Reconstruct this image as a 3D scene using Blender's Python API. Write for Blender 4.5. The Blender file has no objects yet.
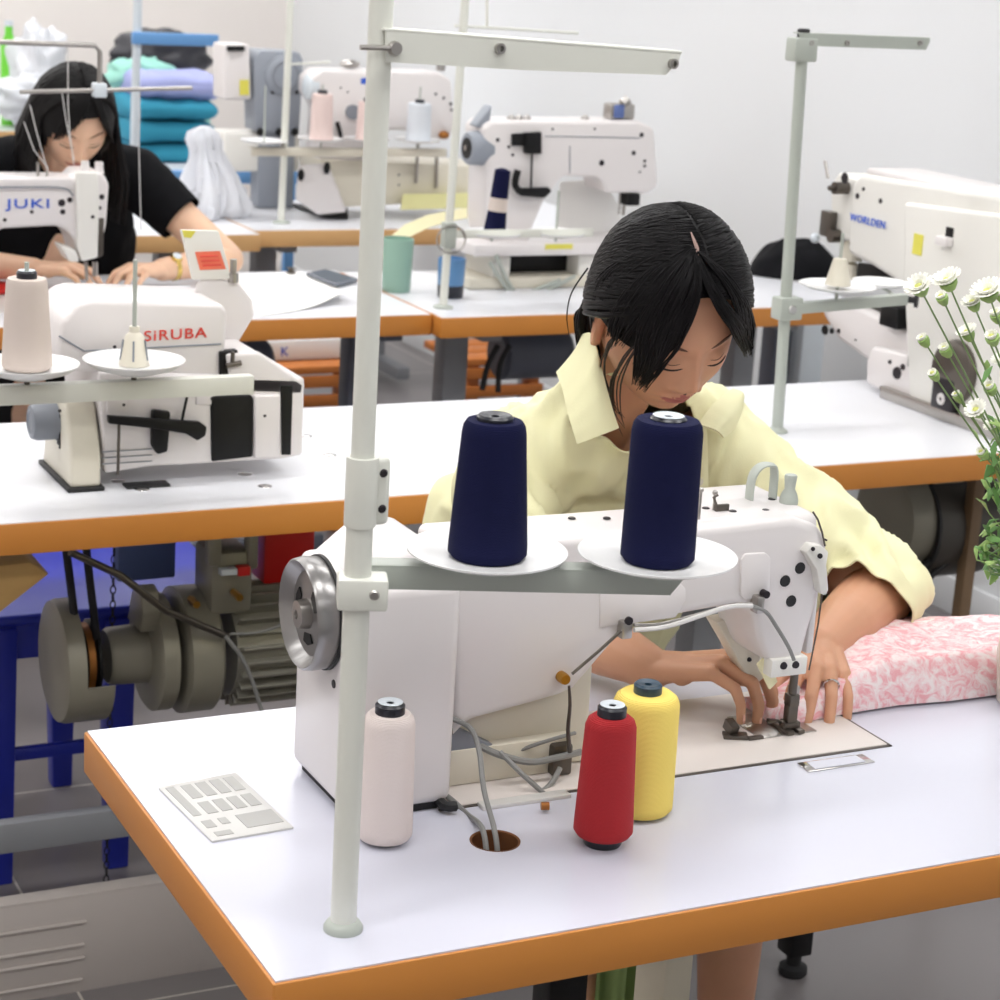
import bpy, bmesh, math, random
from math import sin, cos, pi, radians as R
from mathutils import Vector as V, Matrix, noise as NZ
random.seed(7)
scn = bpy.context.scene
C = scn.collection
# ---------------------------------------------------------------- camera
FPX, PITCH, ROLL, YAW, CAMZ = 2097.5, 0.26745, 0.05959, 0.46962, 1.5612
_fw = V((sin(YAW)*cos(PITCH), cos(YAW)*cos(PITCH), -sin(PITCH)))
_ri0 = V((cos(YAW), -sin(YAW), 0)); _up0 = _ri0.cross(_fw)
_ri = _ri0*cos(ROLL) + _up0*sin(ROLL); _up = -_ri0*sin(ROLL) + _up0*cos(ROLL)
CAM = V((0, 0, CAMZ))
def _d(x, y): return _fw + _ri*((x-500)/FPX) - _up*((y-500)/FPX)
def aZ(x, y, z=.75): d = _d(x, y); return CAM + d*((z-CAMZ)/d.z)
def aY(x, y, Y): d = _d(x, y); return CAM + d*(Y/d.y)
def aX(x, y, X): d = _d(x, y); return CAM + d*(X/d.x)
cd = bpy.data.cameras.new('camera'); cam = bpy.data.objects.new('camera', cd); C.objects.link(cam)
cam.matrix_world = Matrix(((_ri.x, _up.x, -_fw.x, 0), (_ri.y, _up.y, -_fw.y, 0), (_ri.z, _up.z, -_fw.z, CAMZ), (0, 0, 0, 1)))
cd.sensor_width = 24; cd.sensor_height = 24; cd.sensor_fit = 'HORIZONTAL'; cd.lens = FPX*24/1000
cd.clip_start = .05; cd.clip_end = 60
cd.dof.use_dof = True; cd.dof.focus_distance = 2.05; cd.dof.aperture_fstop = 9
scn.camera = cam
scn.view_settings.view_transform = 'Standard'; scn.view_settings.look = 'None'
scn.view_settings.gamma = 1; scn.view_settings.use_curve_mapping = False
scn.view_settings.exposure = 0.0

# ---------------------------------------------------------------- materials
def lin(c): return tuple((v/255/12.92 if v/255 <= .04045 else ((v/255+.055)/1.055)**2.4) for v in c)
MT = {}
def mat(name, rgb, rough=.5, metal=0, var=.06, ns=12, bump=0, bs=200, spec=.5, trans=0, alpha=1, coat=0, sss=0, emis=0, wave=None, stretch=None):
    m = bpy.data.materials.new(name); m.use_nodes = True; nt = m.node_tree; b = nt.nodes['Principled BSDF']
    col = lin(rgb); N = nt.nodes.new; L = nt.links.new
    tc = N('ShaderNodeTexCoord'); mp = N('ShaderNodeMapping'); L(tc.outputs['Object'], mp.inputs[0])
    if stretch: mp.inputs['Scale'].default_value = stretch
    nz = N('ShaderNodeTexNoise'); nz.inputs['Scale'].default_value = ns; nz.inputs['Detail'].default_value = 3; L(mp.outputs[0], nz.inputs['Vector'])
    mx = N('ShaderNodeMix'); mx.data_type = 'RGBA'
    mx.inputs[6].default_value = tuple(max(0, c*(1-var)) for c in col)+(1,); mx.inputs[7].default_value = tuple(min(1, c*(1+var)) for c in col)+(1,)
    L(nz.outputs[0], mx.inputs[0]); L(mx.outputs[2], b.inputs['Base Color'])
    b.inputs['Roughness'].default_value = rough; b.inputs['Metallic'].default_value = metal
    b.inputs['Specular IOR Level'].default_value = spec
    if coat: b.inputs['Coat Weight'].default_value = coat; b.inputs['Coat Roughness'].default_value = .08
    if trans: b.inputs['Transmission Weight'].default_value = trans
    if alpha < 1: b.inputs['Alpha'].default_value = alpha
    if sss: b.inputs['Subsurface Weight'].default_value = sss; b.inputs['Subsurface Radius'].default_value = (.012, .005, .003); b.inputs['Subsurface Scale'].default_value = 1
    if emis: b.inputs['Emission Color'].default_value = col+(1,); b.inputs['Emission Strength'].default_value = emis
    h = None
    if wave:
        w = N('ShaderNodeTexWave'); w.bands_direction = 'Z'; w.inputs['Scale'].default_value = wave; w.inputs['Distortion'].default_value = .6; L(tc.outputs['Object'], w.inputs['Vector']); h = w.outputs[1]
    elif bump:
        n2 = N('ShaderNodeTexNoise'); n2.inputs['Scale'].default_value = bs; n2.inputs['Detail'].default_value = 2; L(mp.outputs[0], n2.inputs['Vector']); h = n2.outputs[0]
    if h is not None:
        bp = N('ShaderNodeBump'); bp.inputs['Strength'].default_value = bump or .3; bp.inputs['Distance'].default_value = .002; L(h, bp.inputs['Height']); L(bp.outputs[0], b.inputs['Normal'])
    MT[name] = m; return m
mat('wall_paint', (226, 228, 230), .85, var=.02, ns=2)
mat('wall_warm', (236, 230, 226), .85, var=.02, ns=2)
mat('ceil_paint', (242, 242, 240), .9, var=.01)
mat('laminate', (211, 212, 225), .17, var=.012, ns=4, spec=.5)
mat('laminate2', (230, 231, 236), .3, var=.01, ns=4)
mat('orange_band', (202, 132, 58), .4, var=.08, ns=3, stretch=(1, 1, 8))
mat('pale_band', (212, 168, 114), .45, var=.06, ns=3)
mat('board', (150, 128, 102), .8)
mat('hole_brown', (112, 68, 34), .7)
mat('m_white', (228, 223, 222), .28, var=.012, ns=5, coat=.15)
mat('m_white2', (229, 227, 221), .35, var=.02, ns=5)
mat('m_cream', (222, 216, 200), .4, var=.03)
mat('bed_white', (220, 212, 207), .3, var=.02)
mat('stand_paint', (224, 225, 216), .38, var=.02, ns=6)
mat('stand_grey', (178, 184, 176), .4, var=.03)
mat('clear_plate', (240, 240, 240), .22, var=.01, spec=.5)
mat('steel', (176, 172, 168), .28, 1, var=.06)
mat('steel_dark', (104, 98, 92), .35, .9, var=.1)
mat('chrome', (214, 212, 210), .12, 1, var=.03)
mat('wheel_steel', (150, 148, 147), .3, .85, var=.05)
mat('plastic_grey', (132, 137, 146), .45, var=.04)
mat('blue_grey', (146, 152, 162), .42, var=.04)
mat('motor_grey', (136, 132, 118), .4, .15, var=.05)
mat('motor_fin', (150, 147, 136), .4, .3, var=.06)
mat('black', (11, 11, 13), .45, var=.1, spec=.3)
mat('black_soft', (14, 14, 18), .9, spec=.2, var=.15, bump=.3, bs=60)
mat('rubber', (26, 26, 28), .6)
mat('screw', (52, 48, 52), .35, .6)
mat('navy', (19, 22, 58), .8, var=.08, wave=260, bump=.4, spec=.12)
mat('thread_white', (232, 219, 214), .8, var=.02, wave=260, bump=.35)
mat('thread_beige', (219, 205, 196), .8, var=.02, wave=260, bump=.35)
mat('thread_red', (176, 18, 28), .7, var=.06, wave=260, bump=.4)
mat('thread_yellow', (250, 222, 112), .7, var=.04, wave=260, bump=.35)
mat('thread_pink', (234, 212, 207), .8, var=.03, wave=200, bump=.3)
mat('thread_blue', (222, 227, 234), .8, var=.03, wave=200, bump=.3)
mat('core_black', (28, 30, 40), .3)
mat('core_teal', (42, 66, 84), .3)
mat('core_white', (212, 220, 226), .35)
mat('red', (200, 26, 22), .4)
mat('logo_red', (226, 74, 62), .5)
mat('logo_blue', (52, 96, 204), .5)
mat('label_orange', (236, 120, 92), .5)
mat('sticker_yellow', (222, 214, 90), .5)
mat('sticker_pale', (226, 222, 190), .5)
mat('blue_plastic', (34, 48, 168), .4, var=.05)
mat('rail_blue', (104, 158, 214), .45)
mat('cup_mint', (142, 176, 160), .4)
mat('cup_blue', (92, 138, 184), .3)
mat('brass', (196, 146, 66), .3, .9)
mat('gold', (226, 196, 110), .25, .9)
mat('belt', (24, 24, 30), .7)
mat('copper', (160, 104, 50), .4, .6)
mat('skin', (212, 158, 126), .5, var=.05, ns=25, sss=.12)
mat('skin_hand', (208, 156, 124), .5, var=.06, ns=30, sss=.1)
mat('skin2', (232, 190, 160), .5, var=.04, ns=25, sss=.12)
mat('lips', (186, 112, 102), .4)
mat('lash', (38, 24, 22), .6)
mat('brow', (104, 72, 58), .8)
mat('nail', (232, 180, 160), .25)
mat('hair', (10, 8, 10), .46, var=.35, ns=30, stretch=(3, 3, .6), spec=.16)
mat('hair_brown', (40, 25, 22), .4, var=.25, ns=30, spec=.5)
mat('hair2', (11, 9, 10), .5, var=.3, ns=30, spec=.2)
mat('scalp', (150, 122, 114), .6)
mat('shirt_yellow', (236, 233, 190), .8, var=.025, ns=8, bump=.12, bs=500)
mat('shirt_stitch', (236, 228, 170), .8)
mat('shirt_black', (10, 10, 14), .9, var=.1, spec=.2)
mat('skirt_black', (16, 16, 20), .9)
mat('paper', (244, 243, 240), .7, var=.01)
mat('paper_tan', (206, 196, 160), .7)
mat('phone_grey', (104, 110, 122), .3)
mat('teal_cloth', (42, 138, 166), .85, var=.12, ns=6, bump=.3, bs=30)
mat('purple_cloth', (166, 172, 220), .85, var=.08, ns=9, bump=.3, bs=30)
mat('mint_cloth', (160, 218, 204), .8, var=.06, ns=9, bump=.3, bs=30)
mat('bag_black', (36, 36, 44), .35, var=.3, ns=8, bump=.6, bs=20)
mat('bag_white', (238, 240, 246), .3, var=.03, bump=.4, bs=25, alpha=.8)
mat('green', (110, 206, 60), .4)
mat('leaf', (92, 136, 66), .5, var=.25, ns=30)
mat('leaf_light', (150, 180, 104), .5, var=.2, ns=30)
mat('motor_dark', (74, 70, 64), .4, .2)
mat('stem', (120, 146, 92), .55, var=.15)
mat('petal', (250, 250, 240), .6, var=.02)
mat('petal_core', (210, 214, 120), .6)
mat('vase', (214, 204, 190), .3)
mat('cloth_green', (138, 160, 98), .85, var=.1)
mat('cream_paint', (206, 198, 176), .5)
mat('wood', (206, 166, 104), .55, var=.12, ns=8, stretch=(1, 6, 6))
mat('wood_brown', (122, 98, 72), .6, var=.1)
mat('beam', (196, 188, 182), .5, var=.02)
mat('panel_blue', (92, 112, 168), .5)
mat('cable', (134, 134, 132), .45)
mat('cable_white', (218, 216, 214), .35)
mat('tape_yellow', (238, 232, 190), .6)
mat('strip_yellow', (232, 228, 166), .6)
mat('led', (255, 255, 255), .5, emis=7)
mat('frost', (228, 230, 230), .4)
mat('leg_grey', (140, 142, 146), .45)
mat('leg_dark', (86, 90, 102), .45)
mat('tray', (214, 213, 210), .3, var=.02)
mat('tray_pit', (172, 171, 168), .4, var=.03)

def floor_mat():
    m = bpy.data.materials.new('floor_tile'); m.use_nodes = True; nt = m.node_tree; b = nt.nodes['Principled BSDF']; N = nt.nodes.new; L = nt.links.new
    tc = N('ShaderNodeTexCoord'); mp = N('ShaderNodeMapping'); L(tc.outputs['Object'], mp.inputs[0])
    mp.inputs['Location'].default_value = (-2.038, -2.9, 0)
    br = N('ShaderNodeTexBrick'); br.offset = 0; br.inputs['Scale'].default_value = 1; br.inputs['Brick Width'].default_value = .8; br.inputs['Row Height'].default_value = .8
    br.inputs['Mortar Size'].default_value = .0022; br.inputs['Mortar Smooth'].default_value = .1
    br.inputs['Color1'].default_value = lin((136, 131, 131))+(1,); br.inputs['Color2'].default_value = lin((132, 127, 128))+(1,); br.inputs['Mortar'].default_value = lin((216, 210, 202))+(1,)
    L(mp.outputs[0], br.inputs[0]); nz = N('ShaderNodeTexNoise'); nz.inputs['Scale'].default_value = 3; L(tc.outputs['Object'], nz.inputs['Vector'])
    mx = N('ShaderNodeMix'); mx.data_type = 'RGBA'; mx.blend_type = 'MULTIPLY'; mx.inputs[0].default_value = .2
    L(br.outputs[0], mx.inputs[6]); L(nz.outputs[0], mx.inputs[7]); L(mx.outputs[2], b.inputs['Base Color']); b.inputs['Roughness'].default_value = .28
    MT['floor_tile'] = m
floor_mat()
def pink_mat():
    m = bpy.data.materials.new('pink_print'); m.use_nodes = True; nt = m.node_tree; b = nt.nodes['Principled BSDF']; N = nt.nodes.new; L = nt.links.new
    tc = N('ShaderNodeTexCoord'); nz = N('ShaderNodeTexNoise'); nz.inputs['Scale'].default_value = 52; nz.inputs['Detail'].default_value = 5; nz.inputs['Roughness'].default_value = .7; nz.inputs['Distortion'].default_value = 1.6
    L(tc.outputs['Object'], nz.inputs['Vector']); cr = N('ShaderNodeValToRGB'); e = cr.color_ramp.elements
    e[0].position = .40; e[0].color = lin((240, 174, 181))+(1,); e[1].position = .60; e[1].color = lin((246, 232, 232))+(1,)
    k = e.new(.48); k.color = lin((243, 206, 209))+(1,); L(nz.outputs[0], cr.inputs[0])
    L(cr.outputs[0], b.inputs['Base Color']); b.inputs['Roughness'].default_value = .85
    bp = N('ShaderNodeBump'); bp.inputs['Strength'].default_value = .35; bp.inputs['Distance'].default_value = .004; n2 = N('ShaderNodeTexNoise'); n2.inputs['Scale'].default_value = 40
    L(tc.outputs['Object'], n2.inputs['Vector']); L(n2.outputs[0], bp.inputs['Height']); L(bp.outputs[0], b.inputs['Normal']); MT['pink_print'] = m
pink_mat()

# ---------------------------------------------------------------- mesh builder
class MB:
    def __init__(s, m=None): s.bm = bmesh.new(); s.mats = []; s.cur = 0; s.ang = 40; (m and s.use(m))
    def use(s, m):
        if m not in s.mats: s.mats.append(m)
        s.cur = s.mats.index(m); return s
    def _merge(s, t, bevel=0, seg=2):
        if bevel:
            bmesh.ops.recalc_face_normals(t, faces=t.faces[:])
            es = [e for e in t.edges if e.is_manifold and e.calc_face_angle(0) > .5]
            bmesh.ops.bevel(t, geom=es, offset=bevel, segments=seg, profile=.5, affect='EDGES', clamp_overlap=True)
        for f in t.faces: f.material_index = s.cur; f.smooth = True
        me = bpy.data.meshes.new('t'); t.to_mesh(me); t.free(); s.bm.from_mesh(me); bpy.data.meshes.remove(me); return s
    def box(s, x0, x1, y0, y1, z0, z1, bevel=0, seg=2, rot=None, piv=None):
        t = bmesh.new(); bmesh.ops.create_cube(t, size=1)
        c = V(((x0+x1)/2, (y0+y1)/2, (z0+z1)/2))
        for v in t.verts: v.co = V((v.co.x*abs(x1-x0), v.co.y*abs(y1-y0), v.co.z*abs(z1-z0)))+c
        if rot is not None:
            p = V(piv) if piv is not None else c
            for v in t.verts: v.co = rot @ (v.co-p) + p
        return s._merge(t, bevel, seg)
    def prism(s, pts, a0, a1, axis='y', bevel=0, seg=2):
        """polygon of 2D points swept along an axis; y: (x,z), x: (y,z), z: (x,y)"""
        t = bmesh.new()
        mk = {'y': lambda p, a: V((p[0], a, p[1])), 'x': lambda p, a: V((a, p[0], p[1])), 'z': lambda p, a: V((p[0], p[1], a))}[axis]
        A = [t.verts.new(mk(p, a0)) for p in pts]; B = [t.verts.new(mk(p, a1)) for p in pts]; n = len(pts)
        t.faces.new(A); t.faces.new(B[::-1])
        for i in range(n): t.faces.new((A[i], B[i], B[(i+1) % n], A[(i+1) % n]))
        bmesh.ops.recalc_face_normals(t, faces=t.faces[:])
        return s._merge(t, bevel, seg)
    def hull(s, pts, bevel=0, seg=2):
        t = bmesh.new()
        for p in pts: t.verts.new(p)
        r = bmesh.ops.convex_hull(t, input=t.verts[:])
        bmesh.ops.dissolve_limit(t, angle_limit=.02, verts=t.verts[:], edges=t.edges[:])
        return s._merge(t, bevel, seg)
    def rings(s, rs, caps=True, closed=True):
        """loft over rings of equal length"""
        t = bmesh.new(); RR = [[t.verts.new(p) for p in r] for r in rs]; n = len(rs[0])
        for a, b in zip(RR, RR[1:]):
            for i in range(n if closed else n-1):
                j = (i+1) % n
                try: t.faces.new((a[i], a[j], b[j], b[i]))
                except Exception: pass
        if caps and closed:
            for r in (RR[0], RR[-1]):
                try: t.faces.new(r)
                except Exception: pass
        bmesh.ops.remove_doubles(t, verts=t.verts[:], dist=1e-6)
        bmesh.ops.recalc_face_normals(t, faces=t.faces[:])
        return s._merge(t)
    def lathe(s, prof, o, axis=(0, 0, 1), seg=32, closed=False):
        """profile of (radius, height) around axis at o"""
        ax = V(axis).normalized(); u = ax.orthogonal().normalized(); w = ax.cross(u); o = V(o)
        rs = [[o+ax*h+(u*cos(2*pi*i/seg)+w*sin(2*pi*i/seg))*max(r, 1e-5) for i in range(seg)] for r, h in prof]
        if closed: rs.append(rs[0])
        return s.rings(rs, caps=not closed)
    def cyl(s, a, b, r, seg=20, r2=None, bev=0):
        a, b = V(a), V(b); L = (b-a).length; r2 = r if r2 is None else r2
        pr = [(r-bev, 0), (r, bev), (r2, L-bev), (r2-bev, L)] if bev else [(r, 0), (r2, L)]
        return s.lathe([(0, 0)]+pr+[(0, L)], a, b-a, seg)
    def tube(s, pts, r, seg=8, caps=True, smooth=0, flat=None):
        pts = [V(p) for p in pts]; rr = r if isinstance(r, (list, tuple)) else [r]*len(pts)
        if smooth:
            P, Q = [], []
            n = len(pts)
            for i in range(n-1):
                p0, p1, p2, p3 = pts[max(i-1, 0)], pts[i], pts[i+1], pts[min(i+2, n-1)]
                for k in range(smooth):
                    t = k/smooth; P.append(.5*((2*p1)+(p2-p0)*t+(2*p0-5*p1+4*p2-p3)*t*t+(3*p1-p0-3*p2+p3)*t**3)); Q.append(rr[i]*(1-t)+rr[i+1]*t)
            P.append(pts[-1]); Q.append(rr[-1]); pts, rr = P, Q
        rs = []; t0 = (pts[1]-pts[0]).normalized(); u = t0.orthogonal().normalized() if flat is None else (V(flat)-t0*V(flat).dot(t0)).normalized()
        for i, p in enumerate(pts):
            t = (pts[min(i+1, len(pts)-1)]-pts[max(i-1, 0)])
            t = t.normalized() if t.length > 1e-9 else t0
            u = (u-t*u.dot(t)); u = u.normalized() if u.length > 1e-6 else t.orthogonal().normalized()
            w = t.cross(u); k = .3 if flat is not None else 1
            rs.append([p+(u*cos(2*pi*j/seg)*k+w*sin(2*pi*j/seg))*rr[i] for j in range(seg)])
        return s.rings(rs, caps)
    def ball(s, c, r, seg=16, sc=(1, 1, 1), rot=None):
        c = V(c); t = bmesh.new(); bmesh.ops.create_uvsphere(t, u_segments=seg, v_segments=max(6, seg*2//3), radius=1)
        for v in t.verts:
            q = V((v.co.x*sc[0]*r, v.co.y*sc[1]*r, v.co.z*sc[2]*r)); v.co = (rot @ q if rot is not None else q)+c
        return s._merge(t)
    def quad(s, a, b, c, d):
        t = bmesh.new(); t.faces.new([t.verts.new(p) for p in (a, b, c, d)]); return s._merge(t)
    def grid(s, fn, nu, nv, thick=0):
        """open surface fn(u,v)->point; with thickness it gets two sides"""
        G = [[V(fn(i/nu, j/nv)) for j in range(nv+1)] for i in range(nu+1)]
        t = bmesh.new(); A = [[t.verts.new(p) for p in row] for row in G]
        for i in range(nu):
            for j in range(nv): t.faces.new((A[i][j], A[i+1][j], A[i+1][j+1], A[i][j+1]))
        if thick:
            bmesh.ops.recalc_face_normals(t, faces=t.faces[:]); t.normal_update()
            bmesh.ops.solidify(t, geom=t.faces[:], thickness=thick)
        return s._merge(t)
    def xf(s, M):
        for v in s.bm.verts: v.co = M @ v.co
        return s
    def remesh(s, vox, smooth=4, fac=.5):
        me = bpy.data.meshes.new('t'); s.bm.to_mesh(me); o = bpy.data.objects.new('t', me); C.objects.link(o)
        m = o.modifiers.new('r', 'REMESH'); m.mode = 'VOXEL'; m.voxel_size = vox; m.use_smooth_shade = True
        if smooth: k = o.modifiers.new('s', 'SMOOTH'); k.factor = fac; k.iterations = smooth
        dg = bpy.context.evaluated_depsgraph_get(); dg.update(); me2 = bpy.data.meshes.new_from_object(o.evaluated_get(dg))
        bpy.data.objects.remove(o); s.bm.free(); s.bm = bmesh.new(); s.bm.from_mesh(me2)
        for f in s.bm.faces: f.material_index = s.cur; f.smooth = True
        bpy.data.meshes.remove(me2); return s
    def build(s, name, parent=None, origin=None):
        if origin is None:
            if parent is not None: origin = WO[parent.name]
            else:
                xs = [v.co for v in s.bm.verts]
                origin = V(((min(p.x for p in xs)+max(p.x for p in xs))/2, (min(p.y for p in xs)+max(p.y for p in xs))/2, min(p.z for p in xs)))
        origin = V(origin)
        for v in s.bm.verts: v.co -= origin
        s.bm.normal_update()
        me = bpy.data.meshes.new(name); s.bm.to_mesh(me); s.bm.free()
        for m in s.mats: me.materials.append(MT[m])
        me.set_sharp_from_angle(angle=R(s.ang))
        o = bpy.data.objects.new(name, me); C.objects.link(o)
        if parent is not None: o.parent = parent; o.location = origin-WO[parent.name]
        else: o.location = origin
        WO[o.name] = origin; return o
WO = {}
def tag(o, label=None, cat=None, group=None, kind=None):
    if label: o['label'] = label
    if cat: o['category'] = cat
    if group: o['group'] = group
    if kind: o['kind'] = kind
    return o
def thing(name, label, cat, loc, group=None):
    o = bpy.data.objects.new(name, None); C.objects.link(o); o.location = V(loc); WO[o.name] = V(loc); o.empty_display_size = .05
    return tag(o, label, cat, group)
def text(s, txt, parent, origin, right, up, size, m, width=None, name='lettering', shear=0, depth=.0006):
    cu = bpy.data.curves.new('t', 'FONT'); cu.body = txt; cu.size = size; cu.extrude = depth; cu.offset = size*.006; cu.shear = shear; cu.space_character = 1.12
    o = bpy.data.objects.new('t', cu); C.objects.link(o); dg = bpy.context.evaluated_depsgraph_get(); dg.update()
    me = bpy.data.meshes.new_from_object(o.evaluated_get(dg)); bpy.data.objects.remove(o)
    w = max(v.co.x for v in me.vertices)-min(v.co.x for v in me.vertices); k = (width/w) if width else 1
    right = V(right).normalized(); up = V(up).normalized(); nn = right.cross(up)
    x0 = min(v.co.x for v in me.vertices)
    b = MB(m); b.bm.from_mesh(me); bpy.data.meshes.remove(me)
    for v in b.bm.verts: v.co = V(origin)+right*((v.co.x-x0)*k)+up*v.co.y+nn*(v.co.z+.0008)
    for f in b.bm.faces: f.material_index = 0; f.smooth = False
    return b.build(name, parent)
def copy_tree(o, loc=None, parent=None):
    c = o.copy(); C.objects.link(c)
    if parent is not None: c.parent = parent
    WO[c.name] = V(loc) if loc is not None else WO[o.name]
    if loc is not None: c.location = V(loc)
    for ch in o.children: copy_tree(ch, None, c)
    return c
def xz(Y, *pts): return [(p.x, p.z) for p in (aY(a, b, Y) for a, b in pts)]
def yz(X, *pts): return [(p.y, p.z) for p in (aX(a, b, X) for a, b in pts)]
# ---------------------------------------------------------------- room
XW, YB, XL, YF, ZC = 3.22, 8.6, -2.6, -2.6, 2.85
def struct(name, b): return tag(b.build(name), kind='structure')
struct('floor', MB('floor_tile').box(XL, XW, YF, YB, -.1, 0))
struct('ceiling', MB('ceil_paint').box(XL, XW, YF, YB, ZC, ZC+.1))
struct('wall_right', MB('wall_paint').box(XW, XW+.12, YF, YB, 0, ZC))
struct('wall_back', MB('wall_warm').box(XL, XW, YB, YB+.12, 0, ZC))
struct('wall_left', MB('wall_warm').box(XL-.12, XL, YF, YB, 0, ZC))
struct('wall_front', MB('wall_paint').box(XL, XW, YF-.12, YF, 0, ZC))
struct('baseboard_right', MB('wall_paint').box(XW-.012, XW, YF, YB, 0, .09, .003))
struct('baseboard_back', MB('wall_warm').box(XL, XW-.012, YB-.012, YB, 0, .09, .003))
# ceiling lights: louvre panels with area lamps
def lamp(x, y, sx, sy, w):
    t = thing('ceiling_light', 'flush white ceiling light panel above the sewing tables', 'light', (x, y, ZC-.03), 'flush panels of the workshop ceiling')
    MB('frost').box(x-sx/2-.02, x+sx/2+.02, y-sy/2-.02, y+sy/2+.02, ZC-.03, ZC, .004).build('frame', t)
    MB('led').box(x-sx/2, x+sx/2, y-sy/2, y+sy/2, ZC-.034, ZC-.029).build('diffuser', t)
    l = bpy.data.lights.new('panel_lamp', 'AREA'); l.shape = 'RECTANGLE'; l.size = sx; l.size_y = sy; l.energy = w; l.color = (1, .985, .965)
    o = bpy.data.objects.new('panel_lamp', l); C.objects.link(o); o.location = (x, y, ZC-.04)
for y in (-.6, 1.1, 2.9, 4.7, 6.5, 7.9):
    for x in (-1.0, .6, 2.2): lamp(x, y, 1.15, .3, 4.0 if y < 0 else 8.4 if y < 2 else 7.0)
w = bpy.data.worlds.new('world'); scn.world = w; w.use_nodes = True; w.node_tree.nodes['Background'].inputs[0].default_value = (.9, .95, 1, 1); w.node_tree.nodes['Background'].inputs[1].default_value = .3

# ---------------------------------------------------------------- tables
def table(label, x0, x1, y0, y1, band, top='laminate2', hole=None, legs=True, rad=.012, th=.044, legm='leg_grey', lx=None):
    t = thing('sewing_table', label, 'table', ((x0+x1)/2, (y0+y1)/2, 0))
    b = MB(top)
    if hole:
        hx, hy, hr = hole
        # slab with a round hole, quads fanned out from the rim
        n = 48; t2 = bmesh.new(); L0, L1 = [], []
        def edge(a):
            dx, dy = cos(a), sin(a); k = 1e9
            for (d, lo, hi, c) in ((dx, x0+.002, x1-.002, hx), (dy, y0+.002, y1-.002, hy)):
                if d > 1e-9: k = min(k, (hi-c)/d)
                elif d < -1e-9: k = min(k, (lo-c)/d)
            return (hx+dx*k, hy+dy*k)
        angs = sorted([2*pi*i/n for i in range(n)]+[math.atan2(yy-hy, xx-hx) % (2*pi) for xx in (x0+.002, x1-.002) for yy in (y0+.002, y1-.002)])
        for z in (.75, .75-th):
            L0.append([t2.verts.new((hx+cos(a)*hr, hy+sin(a)*hr, z)) for a in angs]); L1.append([t2.verts.new((*edge(a), z)) for a in angs])
        m = len(angs)
        for i in range(m):
            j = (i+1) % m
            t2.faces.new((L0[0][i], L1[0][i], L1[0][j], L0[0][j])); t2.faces.new((L0[1][i], L0[1][j], L1[1][j], L1[1][i]))
            t2.faces.new((L1[0][i], L1[1][i], L1[1][j], L1[0][j])); t2.faces.new((L0[0][i], L0[0][j], L0[1][j], L0[1][i]))
        bmesh.ops.recalc_face_normals(t2, faces=t2.faces[:]); b._merge(t2)
    else: b.box(x0+.002, x1-.002, y0+.002, y1-.002, .75-th, .75)
    b.build('tabletop', t)
    e = MB(band); z1 = .7485; z0 = .75-th-.001
    e.box(x0, x1, y0-.001, y0+.004, z0, z1, .0015); e.box(x0, x1, y1-.004, y1+.001, z0, z1, .0015)
    e.box(x0-.001, x0+.004, y0, y1, z0, z1, .0015); e.box(x1-.004, x1+.001, y0, y1, z0, z1, .0015)
    e.build('edge_band', t)
    if legs:
        ym = (y0+y1)/2
        for x in (lx or (x0+.12, x1-.12)):
            l = MB(legm)
            l.box(x-.03, x+.03, ym-.03, ym+.03, .3, .75-th, .004); l.box(x-.022, x+.022, ym-.022, ym+.022, .06, .32, .003)
            l.box(x-.025, x+.025, y0+.04, y1-.04, .02, .065, .006); l.box(x-.025, x+.025, y0+.08, y1-.08, .75-th-.03, .75-th, .004)
            l.build('leg', t)
        MB(legm).box(x0+.12, x1-.12, ym-.012, ym+.012, .14, .19, .003).build('stretcher', t)
    return t
hp = aZ(495, 841)
T1 = table('white sewing table with orange band under the red and yellow thread cones', .535, 1.86, 1.396, 1.952, 'orange_band', 'laminate', hole=(hp.x, hp.y, .0225), legs=False)
T2a = table('long white table carrying the overlock machine with red lettering', -.15, 1.76, 2.698, 3.256, 'orange_band', 'laminate2', lx=(0.1,))
T2b = table('white table carrying the large machine with blue lettering beside the wall', 1.764, 2.80, 2.698, 3.256, 'orange_band', 'laminate2', lx=(1.92,))
T3a = table('white table with phone and papers where the person in black works', .2, 1.853, 4.026, 4.584, 'orange_band', lx=(.5, 1.80), legm='leg_dark')
T3b = table('white table with orange band under the machine with the grey handwheel', 1.858, 2.958, 3.985, 4.56, 'orange_band', lx=(2.02, 2.8))
T4a = table('pale edged table behind the person in black, below the plastic bag', .5, 1.866, 5.14, 5.70, 'pale_band', lx=(.7, 1.7))
T4b = table('pale edged table below the machine with two pink thread cones', 1.872, 2.99, 5.205, 5.765, 'pale_band', lx=(2.0, 2.85))
T5 = table('far white table with blue edge under the folded teal fabric', 1.55, 3.1, 6.47, 7.03, 'rail_blue', lx=(1.7, 2.9))
T6 = table('cream edged table at the far wall with green bottle and white bags', .7, 1.95, 7.55, 8.15, 'pale_band', lx=(.9, 1.8))
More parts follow.
